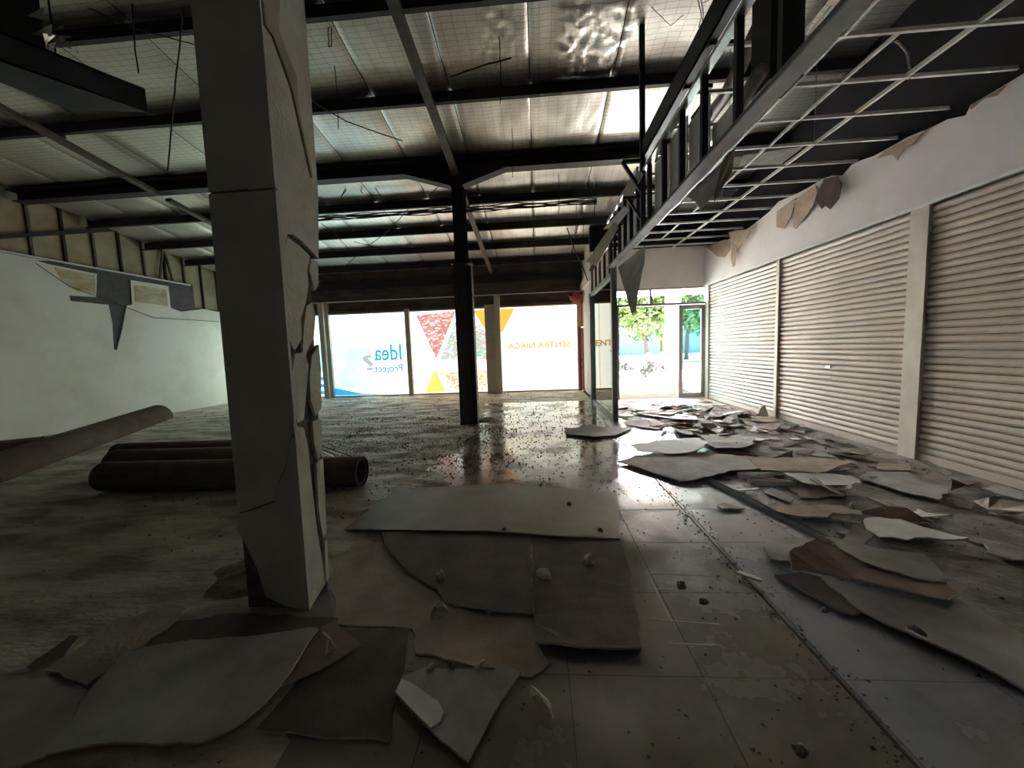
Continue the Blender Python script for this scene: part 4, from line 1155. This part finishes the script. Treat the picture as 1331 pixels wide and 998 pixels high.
B = [
 ('floor_sheet', 'large olive-beige sheet with straight edges lying flat before the steel post', [(-1.569,3.965,0.026),(-0.362,4.085,0.026),(0.763,3.780,0.026),(0.585,2.862,0.026),(0.208,2.884,0.035),(-0.402,2.969,0.040),(-0.655,2.972,0.040),(-0.862,3.035,0.030),(-1.408,3.079,0.026),(-1.680,3.040,0.026)], M_olive, 0.004),
 ('broken_board', 'olive brown board with a broken corner tucked under the large beige sheet', [(-1.410,3.114,0.016),(-0.965,3.166,0.016),(-0.094,3.096,0.016),(-0.065,2.010,0.030),(-0.296,2.039,0.030),(-0.590,2.102,0.035),(-0.665,2.232,0.030),(-0.880,2.379,0.030),(-1.217,2.773,0.030)], M_dbrown, 0.012),
 ('broken_board', 'brown board with a pale turned-up front edge below the large beige sheet', [(-0.087,3.014,0.016),(0.605,2.930,0.016),(0.573,2.560,0.016),(0.538,2.263,0.016),(0.456,1.760,0.045),(0.296,1.746,0.050),(0.114,1.766,0.050),(-0.051,1.792,0.035),(-0.061,2.017,0.016)], M_dbrown, 0.012),
 ('broken_board', 'dull grey board in front of the column partly under brown boards', [(-1.542,2.578,0.006),(-1.470,2.918,0.006),(-1.227,2.794,0.006),(-0.854,2.391,0.006),(-0.656,2.230,0.006),(-0.070,2.056,0.006),(-0.037,1.807,0.006),(0.017,1.704,0.006),(-0.073,1.624,0.006),(-0.255,1.671,0.006),(-0.648,1.746,0.006),(-0.719,1.913,0.006),(-1.165,1.941,0.006)], M_gypwarm, 0.015),
 ('broken_board', 'pale kite-shaped board pointing away from the column', [(-0.655,1.591,0.024),(-0.567,1.644,0.024),(-0.394,1.639,0.024),(-0.249,1.627,0.030),(-0.197,1.652,0.040),(-0.116,1.604,0.050),(-0.199,1.480,0.024),(-0.293,1.238,0.024),(-0.373,1.292,0.024),(-0.461,1.354,0.024),(-0.659,1.504,0.024)], M_gyp, 0.008),
 ('broken_board', 'narrow torn slip lying along the edge of the kite-shaped board', [(-0.654,1.493,0.042),(-0.650,1.559,0.042),(-0.555,1.515,0.042),(-0.455,1.455,0.042),(-0.421,1.408,0.042),(-0.427,1.369,0.042),(-0.456,1.341,0.042)], M_gyplight, 0.004),
 ('broken_board', 'wide brown board lying beside the kite-shaped board', [(-1.123,1.896,0.014),(-0.730,1.908,0.014),(-0.667,1.644,0.014),(-0.653,1.504,0.014),(-0.616,1.314,0.014),(-0.948,1.327,0.014),(-1.176,1.342,0.014),(-1.149,1.510,0.014),(-1.136,1.634,0.014)], M_dbrown, 0.010),
 ('broken_board', 'big pale grey board with curved corner in front of the column', [(-1.263,1.859,0.050),(-1.205,1.849,0.050),(-1.182,1.593,0.050),(-1.190,1.424,0.050),(-1.250,1.310,0.040),(-1.332,1.265,0.034),(-1.680,1.257,0.034),(-1.905,1.207,0.034),(-1.969,1.343,0.034),(-2.057,1.474,0.034),(-2.137,1.683,0.034),(-2.072,1.719,0.034),(-1.857,1.781,0.034),(-1.541,1.813,0.034)], M_gyp, 0.008),
 ('broken_board', 'pale board reaching away from behind the big grey board', [(-2.265,2.074,0.022),(-2.150,2.048,0.022),(-2.090,1.859,0.022),(-2.110,1.733,0.022),(-2.127,1.673,0.022),(-2.116,1.594,0.022),(-2.132,1.517,0.022),(-2.431,1.587,0.022),(-2.435,1.716,0.022),(-2.507,1.882,0.022),(-2.380,1.978,0.022)], M_gypwarm, 0.012),
 ('broken_board', 'dark board under the shadow edge of the big grey board', [(-2.728,1.513,0.012),(-2.389,1.555,0.012),(-2.111,1.499,0.012),(-1.999,1.363,0.012),(-1.925,1.215,0.012),(-2.121,1.139,0.012)], M_gyp, 0.02),
 ('broken_board', 'dark brown board between the column foot and the big grey board', [(-2.149,1.916,0.014),(-1.841,2.015,0.014),(-1.171,1.986,0.014),(-1.149,1.919,0.014),(-1.296,1.894,0.014),(-1.742,1.819,0.014),(-2.063,1.728,0.014)], M_dbrown, 0.012),
 ('broken_board', 'brown strip of board with a bent edge over the wide brown board', [(-1.211,1.886,0.034),(-1.163,1.941,0.034),(-1.083,1.871,0.034),(-0.925,1.753,0.045),(-1.025,1.643,0.040),(-1.165,1.537,0.040),(-1.200,1.519,0.034),(-1.196,1.702,0.034)], M_brown, 0.006),
 ('broken_board', 'dark red-brown shard at the far side of the shadowed boards', [(-2.618,1.828,0.012),(-2.549,1.818,0.012),(-2.483,1.702,0.012),(-2.528,1.596,0.012),(-2.573,1.613,0.012),(-2.594,1.710,0.012)], M_dbrown, 0.01),
 ('broken_board', 'grey board with a drooping point under a bowl-shaped piece near the partition', [(0.979,4.824,0.030),(1.246,5.015,0.050),(1.574,4.994,0.050),(2.142,5.101,0.050),(2.262,5.019,0.050),(2.560,4.893,0.050),(2.513,4.429,0.050),(2.172,4.336,0.050),(2.079,4.314,0.050),(1.734,4.125,0.050),(1.576,4.069,0.030),(1.468,4.077,0.020),(1.438,4.221,0.030),(1.232,4.530,0.030)], M_gyp, 0.014),
 ('broken_board', 'bowl-shaped grey board lying over the pointed one near the partition', [(1.278,5.395,0.085),(1.652,5.586,0.085),(1.984,5.697,0.085),(2.318,5.764,0.085),(2.261,5.268,0.140),(2.164,5.108,0.120),(1.905,4.973,0.090),(1.667,4.953,0.080),(1.480,5.039,0.080),(1.300,5.148,0.085)], M_gyplight, 0.012),
 ('broken_board', 'flat grey board behind the bowl-shaped piece with a dark far edge', [(2.505,6.112,0.060),(2.882,6.021,0.060),(3.203,5.836,0.060),(2.885,5.327,0.080),(2.727,5.253,0.060),(2.361,5.241,0.060),(2.365,5.535,0.060)], M_gyp, 0.012),
 ('broken_board', 'wide warm grey board with a long curled tip towards the shutters', [(2.569,4.875,0.055),(2.754,4.763,0.055),(3.178,4.769,0.055),(3.397,4.691,0.055),(3.504,4.442,0.100),(3.222,4.333,0.060),(3.067,4.250,0.055),(2.964,4.204,0.055),(2.658,4.270,0.055),(2.452,4.334,0.055)], M_gypwarm, 0.010),
 ('broken_board', 'pale bent board with a bowed front edge resting over metal studs', [(2.576,4.162,0.075),(2.906,4.122,0.075),(3.029,4.091,0.075),(3.196,4.032,0.060),(3.161,3.904,0.050),(2.885,3.823,0.060),(2.685,3.783,0.070),(2.581,3.872,0.070)], M_gyplight, 0.008),
 ('broken_board', 'brownish board half hidden below the pale bent board', [(2.483,3.948,0.020),(2.418,3.684,0.020),(2.391,3.610,0.020),(2.544,3.606,0.020),(2.863,3.690,0.020),(2.908,3.786,0.020),(2.814,3.871,0.020),(2.665,3.919,0.020)], M_brown, 0.012),
 ('broken_board', 'long warm board with a light front half near the broad shutter post', [(3.306,4.114,0.030),(3.507,4.279,0.030),(3.910,4.259,0.030),(3.795,3.957,0.030),(3.880,3.806,0.030),(3.475,3.495,0.040),(3.342,3.719,0.040),(3.323,3.841,0.040)], M_gyp, 0.010),
 ('broken_board', 'small oblong board piece lying by the broad shutter post', [(3.688,4.375,0.030),(3.892,4.591,0.030),(4.173,4.516,0.030),(3.984,4.307,0.030)], M_gypwarm, 0.008),
 ('broken_board', 'light ragged board tapering to a long spike in the corridor', [(2.509,3.068,0.050),(2.621,3.135,0.050),(2.801,3.091,0.050),(2.832,2.948,0.050),(2.904,2.864,0.050),(2.978,2.776,0.060),(2.866,2.764,0.050),(2.727,2.797,0.050),(2.565,2.766,0.050),(2.419,2.811,0.050),(2.430,2.941,0.050)], M_gyplight, 0.012),
 ('broken_board', 'separate pale slab lying alone towards the dim shutter', [(3.061,2.767,0.025),(3.136,2.777,0.025),(3.170,2.636,0.025),(3.170,2.562,0.025),(3.066,2.562,0.025),(3.025,2.562,0.025),(2.950,2.646,0.025)], M_gyp, 0.010),
 ('broken_board', 'brownish wavy board overlapping the long metal channel', [(1.962,3.342,0.030),(2.167,3.416,0.045),(2.491,3.375,0.045),(2.613,3.229,0.060),(2.550,3.134,0.070),(2.384,3.203,0.060),(2.292,3.141,0.050),(2.065,3.184,0.045)], M_gypwarm, 0.012),
 ('broken_board', 'brown board with an upturned pale rim like a shallow tray', [(1.552,2.426,0.160),(1.855,2.630,0.140),(2.034,2.484,0.060),(2.177,2.288,0.060),(2.299,2.237,0.060),(2.272,2.146,0.070),(2.170,2.099,0.070),(1.929,2.174,0.090),(1.715,2.244,0.100),(1.495,2.305,0.120)], M_brown, 0.006),
 ('broken_board', 'grey board lying behind the tray-like brown board', [(1.970,2.728,0.100),(2.082,2.673,0.100),(2.197,2.571,0.100),(2.419,2.504,0.100),(2.342,2.280,0.070),(2.310,2.251,0.060),(2.169,2.279,0.070),(1.984,2.424,0.100)], M_gyp, 0.008),
 ('broken_board', 'largest grey board slanting out below the tray-like brown board', [(1.697,2.356,0.030),(1.869,2.258,0.030),(2.275,2.158,0.030),(2.317,1.900,0.030),(2.341,1.735,0.030),(1.990,1.459,0.030),(1.949,1.583,0.030),(1.936,1.653,0.030),(1.816,1.832,0.030),(1.731,1.943,0.030),(1.692,2.051,0.030)], M_gyp, 0.006),
 ('broken_board', 'dark narrow board jutting out under the largest grey board', [(1.448,2.394,0.016),(1.622,2.427,0.016),(1.708,2.371,0.016),(1.698,2.058,0.016),(1.632,2.034,0.016),(1.536,2.192,0.016)], M_dbrown, 0.010),
 ('broken_board', 'grey board tucked behind the upturned rim of the brown tray', [(1.547,2.695,0.040),(1.619,2.803,0.040),(1.900,2.824,0.040),(1.988,2.812,0.040),(1.683,2.615,0.050),(1.602,2.501,0.050),(1.508,2.546,0.040)], M_gyp, 0.008),
 ('broken_board', 'flat grey board lying before the glass partition foot', [(0.451,6.953,0.030),(0.611,6.869,0.030),(0.916,7.108,0.030),(1.224,6.866,0.030),(1.687,6.881,0.030),(1.445,6.526,0.030),(1.238,6.258,0.030),(0.861,6.142,0.040),(0.453,6.427,0.035)], M_gyp, 0.008),
 ('broken_board', 'long thin board lying across the doorway light', [(2.051,8.228,0.040),(2.415,8.269,0.040),(2.878,7.917,0.040),(3.070,7.713,0.040),(2.983,7.318,0.040),(2.634,7.442,0.040),(2.314,7.821,0.040)], M_gyplight, 0.010),
 ('broken_board', 'thin shard of board lying by the floor track', [(1.218,2.412,0.030),(1.255,2.429,0.030),(1.338,2.339,0.030),(1.324,2.315,0.030)], M_gyplight, 0.003),
 ('broken_board', 'crumpled pale board heaped against the dim shutter', [(3.746,3.479,0.030),(3.763,3.389,0.100),(3.902,3.273,0.100),(3.772,3.072,0.100),(3.703,3.101,0.100),(3.692,3.320,0.030)], M_gypwarm, 0.02),
 ('broken_board', 'long pale board leaning on the foot of the dim shutter', [(4.072,3.746,0.050),(4.353,3.796,0.050),(4.312,3.623,0.050),(4.159,3.419,0.050),(4.080,3.454,0.050),(4.063,3.576,0.050)], M_gyp, 0.015),
]
for i, (nm, lab, pts, face, rg) in enumerate(B):
    board(nm, lab, pts, face, rg * (1.8 if i >= 13 else 1.0), seed=i, wob=0.012 if i >= 13 else 0.006)
# small scraps
rr = random.Random(21)
def scrap(cx, cy, s, z, face, label, group, seed):
    r2 = random.Random(seed)
    n = r2.randint(4, 8)
    a0 = r2.uniform(0, 6.28); el = r2.uniform(0.45, 1.0); rot = r2.uniform(0, 3.14)
    pts = []
    for k in range(n):
        a = a0 + 2 * math.pi * k / n + r2.uniform(-0.25, 0.25)
        d = s * r2.uniform(0.4, 1.25)
        x, y = math.cos(a) * d, math.sin(a) * d * el
        lift = r2.uniform(0, 0.22) * s if r2.random() < 0.4 else 0
        pts.append((cx + x * math.cos(rot) - y * math.sin(rot), cy + x * math.sin(rot) + y * math.cos(rot), z + lift))
    return board('board_scrap', label, pts, face, 0.02, seed=seed, group=group)
faces = [M_gyp, M_gyplight, M_gypwarm, M_gyp, M_brown]
labs = {0: 'grey scrap of ceiling board among the corridor litter', 1: 'light grey scrap of ceiling board among the corridor litter', 2: 'warm grey scrap of ceiling board among the corridor litter', 4: 'brown scrap of ceiling board among the corridor litter'}
k = 0
for _ in range(90):
    cx = rr.uniform(1.75, 4.2); cy = 5.2 + (rr.random() ** 0.8) * 5.0
    if cx < 2.3 and rr.random() < 0.5:
        continue
    q = rr.randrange(5); q = 0 if q == 3 else q
    scrap(cx, cy, rr.uniform(0.10, 0.38) if cy > 6 else rr.uniform(0.07, 0.2), 0.014 + 0.004 * (k % 6), faces[q], labs[q], labs[q].split(' scrap')[0] + ' corridor scraps', 100 + k)
    k += 1
def shard(cx, cy, s_, label, group, face, seed):
    r2 = random.Random(seed)
    a0 = r2.uniform(0, 6.28)
    pts = []
    n = r2.randint(3, 5)
    tilt = r2.uniform(0, 6.28); amt = r2.uniform(0.0, 0.6)
    for q in range(n):
        a = a0 + 2 * math.pi * q / n + r2.uniform(-0.4, 0.4)
        d = s_ * r2.uniform(0.4, 1.3)
        x, y = math.cos(a) * d * 1.5, math.sin(a) * d * 0.7
        c, sn = math.cos(seed), math.sin(seed)
        x, y = x * c - y * sn, x * sn + y * c
        pts.append((cx + x, cy + y, 0.012 + max(0, (x * math.cos(tilt) + y * math.sin(tilt) + s_ * 0.6)) * amt))
    return board('board_shard', label, pts, face, 0.006, th=0.008, seed=seed, group=group, cat='board shard', wob=0.01)
SHF = [(M_gyp, 'grey'), (M_gyplight, 'pale'), (M_dbrown, 'dark brown'), (M_brown, 'brown')]
for i in range(150):
    cx = rr.uniform(1.7, 4.25); cy = 2.6 + 6.4 * rr.random() ** 0.8
    if cx < 2.2 and cy < 5 and rr.random() < 0.6:
        continue
    m_, w_ = SHF[rr.randrange(4)]
    lab = w_ + ' splintered shard of ceiling board tilted in the corridor dust'
    shard(cx, cy, rr.uniform(0.05, 0.17), lab, w_ + ' shards in the corridor dust', m_, 700 + i)
for _ in range(16):
    cx = rr.uniform(1.6, 4.2); cy = rr.uniform(2.0, 5.0)
    scrap(cx, cy, rr.uniform(0.04, 0.1), 0.014, faces[rr.randrange(3)], 'small chip of ceiling board lying on the near corridor tiles', 'near corridor chips', 300 + k)
    k += 1
# standing chunk by the thin shutter post
c4 = tag(MB().prism([(4.243,0.009),(4.283,0.144),(4.340,0.219),(4.382,0.233),(4.460,0.003)], 'y', 7.68, 7.76).build('board_chunk', M_core), 'light broken chunk standing against the thin shutter post', 'board chunk')
# chunks of plaster
def chunk(px, py, sx, sy, sz, label, m, seed):
    bmx = bmesh.new()
    bmesh.ops.create_icosphere(bmx, subdivisions=2, radius=1)
    for v in bmx.verts:
        d = 1 + 0.45 * noise.noise(v.co * 1.3 + Vector((seed * 3.1, 0, 0)))
        v.co = Vector((v.co.x * sx * d, v.co.y * sy * d, max(-0.3, v.co.z) * sz * d))
    zm = min(v.co.z for v in bmx.verts)
    for v in bmx.verts:
        v.co.z -= zm
    me = bpy.data.meshes.new('plaster_chunk'); bmx.to_mesh(me); bmx.free()
    me.materials.append(m)
    o = bpy.data.objects.new('plaster_chunk', me); col.objects.link(o)
    o.location = (px, py, 0.028)
    o.rotation_euler = (0, 0, seed * 1.7)
    return tag(o, label, 'plaster chunk')
CH = [(-0.667,2.337,0.030),(-0.589,1.991,0.030),(0.002,2.382,0.030),(0.312,2.517,0.030),(-0.028,1.471,0.030),(-0.539,1.638,0.030),(-0.440,1.649,0.030),(-0.316,1.652,0.030),(0.892,1.305,0.030),(0.826,2.251,0.030),(2.666,3.358,0.030),(0.261,3.516,0.030),(0.900,2.118,0.030),(1.832,1.902,0.030),(1.502,2.049,0.030),(-0.316,2.026,0.030),(-0.311,2.988,0.030),(0.459,2.980,0.030)]
LB = ['knobbly plaster lump on the olive brown board', 'curled plaster lump at the edge of the grey board', 'flat shell-like plaster piece on the brown board', 'pale pointed plaster piece on the brown board',
      'long pale plaster sliver beside the kite-shaped board', 'tiny pale crumb at the far edge of the kite-shaped board', 'second tiny crumb along the kite-shaped board', 'thin pale splinter touching the kite-shaped board',
      'grey plaster lump alone on the near corridor tiles', 'plaster lump resting on the scratched corridor tiles', 'bright white plaster piece on the wavy board', 'small dark lump on the large beige sheet',
      'small grey lump by the white floor scratches', 'dark curled scrap on the largest grey board', 'pale chip by the dark narrow board', 'dark crumb at the front of the brown board', 'dark crumb along the edge of the beige sheet', 'crumbly chip between the two flat sheets']
SZ = [(.035, .03, .05), (.05, .035, .05), (.06, .045, .025), (.045, .04, .05), (.075, .022, .03), (.025, .012, .015), (.02, .012, .02), (.035, .01, .015), (.025, .02, .025), (.03, .025, .035), (.04, .03, .04), (.03, .02, .02), (.025, .02, .02), (.04, .025, .02), (.025, .015, .02), (.025, .015, .015), (.03, .02, .02), (.03, .02, .02)]
for i, (pp, lb, sz) in enumerate(zip(CH, LB, SZ)):
    chunk(pp[0], pp[1], *sz, lb, (M_core if i in (0, 1, 2, 3, 4, 5, 7, 10) else M_crumb), i + 1)
# metal studs on the floor
def channel(name, label, a, b, w=0.05, h=0.03, z=0.0, m=None):
    a = Vector((a[0], a[1], z + h / 2)); b = Vector((b[0], b[1], z + h / 2))
    d = (b - a).normalized(); s = Vector((-d.y, d.x, 0))
    up = Vector((0, 0, h / 2))
    t = thing(name, label, 'metal stud', ((a.x + b.x) / 2, (a.y + b.y) / 2, z))
    MB().bar(a - up * 0.9, b - up * 0.9, w, 0.003).build('web', m or M_galv, t)
    MB().bar(a + s * w / 2, b + s * w / 2, 0.003, h).build('flange', m or M_galv, t)
    MB().bar(a - s * w / 2, b - s * w / 2, 0.003, h).build('flange', m or M_galv, t)
q = [(1.799,4.184,0.020),(2.106,2.805,0.020),(2.172,4.268,0.020),(2.676,4.245,0.020),(2.170,4.050,0.020),(2.605,4.010,0.020),(2.209,4.426,0.020),(2.481,4.386,0.020)]
channel('metal_stud', 'long galvanised stud lying diagonally along the corridor', q[0], q[1], 0.05, 0.035)
channel('metal_stud', 'short bright stud pointing out below the warm grey board', q[2], q[3], 0.06, 0.05, 0.0, M_whitebar)
channel('metal_stud', 'short bright stud lying in front of its twin, under the pale bent board', q[4], q[5], 0.06, 0.05, 0.0, M_whitebar)
tag(MB().tube([(-1.159,1.814,0.060),(-1.082,1.750,0.070),(-1.045,1.725,0.050),(-1.075,1.691,0.045),(-1.105,1.762,0.060)], 0.006, 5).build('bent_wire', M_core), 'pale bent wire lying on the brown strip of board', 'wire')
# chalk-like scratches on the near tiles
M_chalk = mat('white_scratch', (0.80, 0.80, 0.78), rough=0.9)
for i, pr in enumerate([[(0.682,2.449,0.001),(1.077,2.425,0.001)], [(0.617,2.286,0.001),(0.966,2.274,0.001)], [(0.553,2.021,0.001),(0.925,1.985,0.001)], [(0.684,2.390,0.001),(0.681,2.035,0.001)], [(0.618,1.846,0.001),(0.839,1.840,0.001)], [(0.968,2.391,0.001),(0.959,2.288,0.001)]]):
    MB().bar(pr[0], pr[1], 0.007, 0.001).build('scratch', M_chalk, floor)

# crumbs: too many to count
rr = random.Random(77)
cr = MB()
def crumb(x, y, s, z=0.0):
    a = rr.uniform(0, 6.28)
    vs = []
    for k in range(3):
        t = a + k * 2.094 + rr.uniform(-0.4, 0.4)
        d = s * rr.uniform(0.6, 1.3)
        vs.append((x + math.cos(t) * d, y + math.sin(t) * d, z - 0.001))
    if 1.38 < x < 1.62 and y > 7.4:
        return
    h = s * rr.uniform(0.4, 0.9)
    vs.append((x + rr.uniform(-.3, .3) * s, y + rr.uniform(-.3, .3) * s, z + h))
    cr.add(vs, [(0, 1, 3), (1, 2, 3), (2, 0, 3)])
for _ in range(5200):                      # corridor
    x = rr.uniform(0.5, 4.4); y = 0.9 + 9.6 * rr.random()
    d = noise.noise((x * 0.9, y * 0.9, 4.0)) + 0.25 + (0.45 if x > 1.7 else 0)
    if rr.random() < d:
        crumb(x, y, rr.uniform(0.004, 0.014) * (1.0 if rr.random() < 0.93 else 1.9))
for _ in range(700):                       # along the floor track
    y = rr.uniform(1.0, 6.5)
    crumb(1.27 + rr.gauss(0, 0.05), y, rr.uniform(0.004, 0.013))
for _ in range(5200):                      # dusty middle of the hall
    x = rr.gauss(-1.9, 1.7); y = rr.gauss(6.3, 1.6)
    if x > 1.3 or y < 2.6 or x < -9: continue
    crumb(x, y, rr.uniform(0.006, 0.022))
for _ in range(1600):
    x = rr.uniform(-6, 0.6); y = rr.uniform(0.9, 4.0)
    crumb(x, y, rr.uniform(0.003, 0.011))
for _ in range(2600):
    x = rr.uniform(-10, 1.3); y = rr.uniform(8, 13)
    if rr.random() < 0.5 + noise.noise((x * 0.7, y * 0.9, 9.0)):
        crumb(x, y, rr.uniform(0.008, 0.03))
for _ in range(9000):
    x = rr.uniform(-4.6, -0.4); y = rr.uniform(4.7, 8.6)
    if noise.noise((x * 1.6, y * 2.2, 31.0)) + 0.4 * noise.noise((x * 5, y * 6, 33.0)) > 0.12:
        crumb(x, y, rr.uniform(0.006, 0.02))
o = cr.build('rubble_crumbs', M_crumb)
o['kind'] = 'stuff'
tag(o, 'fine rubble and plaster crumbs scattered over the whole floor', 'rubble')
# low heaps of dirt in the middle of the hall
def heap(cx, cy, rx, ry, h, label, seed, m=None):
    vs, fs = [], []
    nr, na = 14, 40
    vs.append((cx, cy, h))
    for i in range(1, nr + 1):
        t = i / nr
        for k in range(na):
            a = 2 * math.pi * k / na
            w = 1 + 0.35 * noise.noise((math.cos(a) * 1.5, math.sin(a) * 1.5, seed))
            x = cx + math.cos(a) * rx * t * w; y = cy + math.sin(a) * ry * t * w
            z = h * (1 - t * t) * (0.6 + 0.9 * abs(noise.noise((x * 3.5, y * 3.5, seed)))) + 0.02 * noise.noise((x * 11, y * 11, seed)) * (1 - t) - 0.004 * t
            vs.append((x, y, z))
    for k in range(na):
        fs.append((0, 1 + k, 1 + (k + 1) % na))
    for i in range(nr - 1):
        for k in range(na):
            a = 1 + i * na + k; b = 1 + i * na + (k + 1) % na
            fs.append((a, a + na, b + na, b))
    o = MB().add(vs, fs).build('dirt_heap', m or M_dust, None, True)
    o['kind'] = 'stuff'
    return tag(o, label, 'dirt')
heap(-1.15, 8.05, 0.32, 0.2, 0.07, 'small dirt heap at the foot of the steel post', 3)
heap(-2.0, 2.45, 0.35, 0.3, 0.05, 'dirt and shards gathered at the column foot', 6)
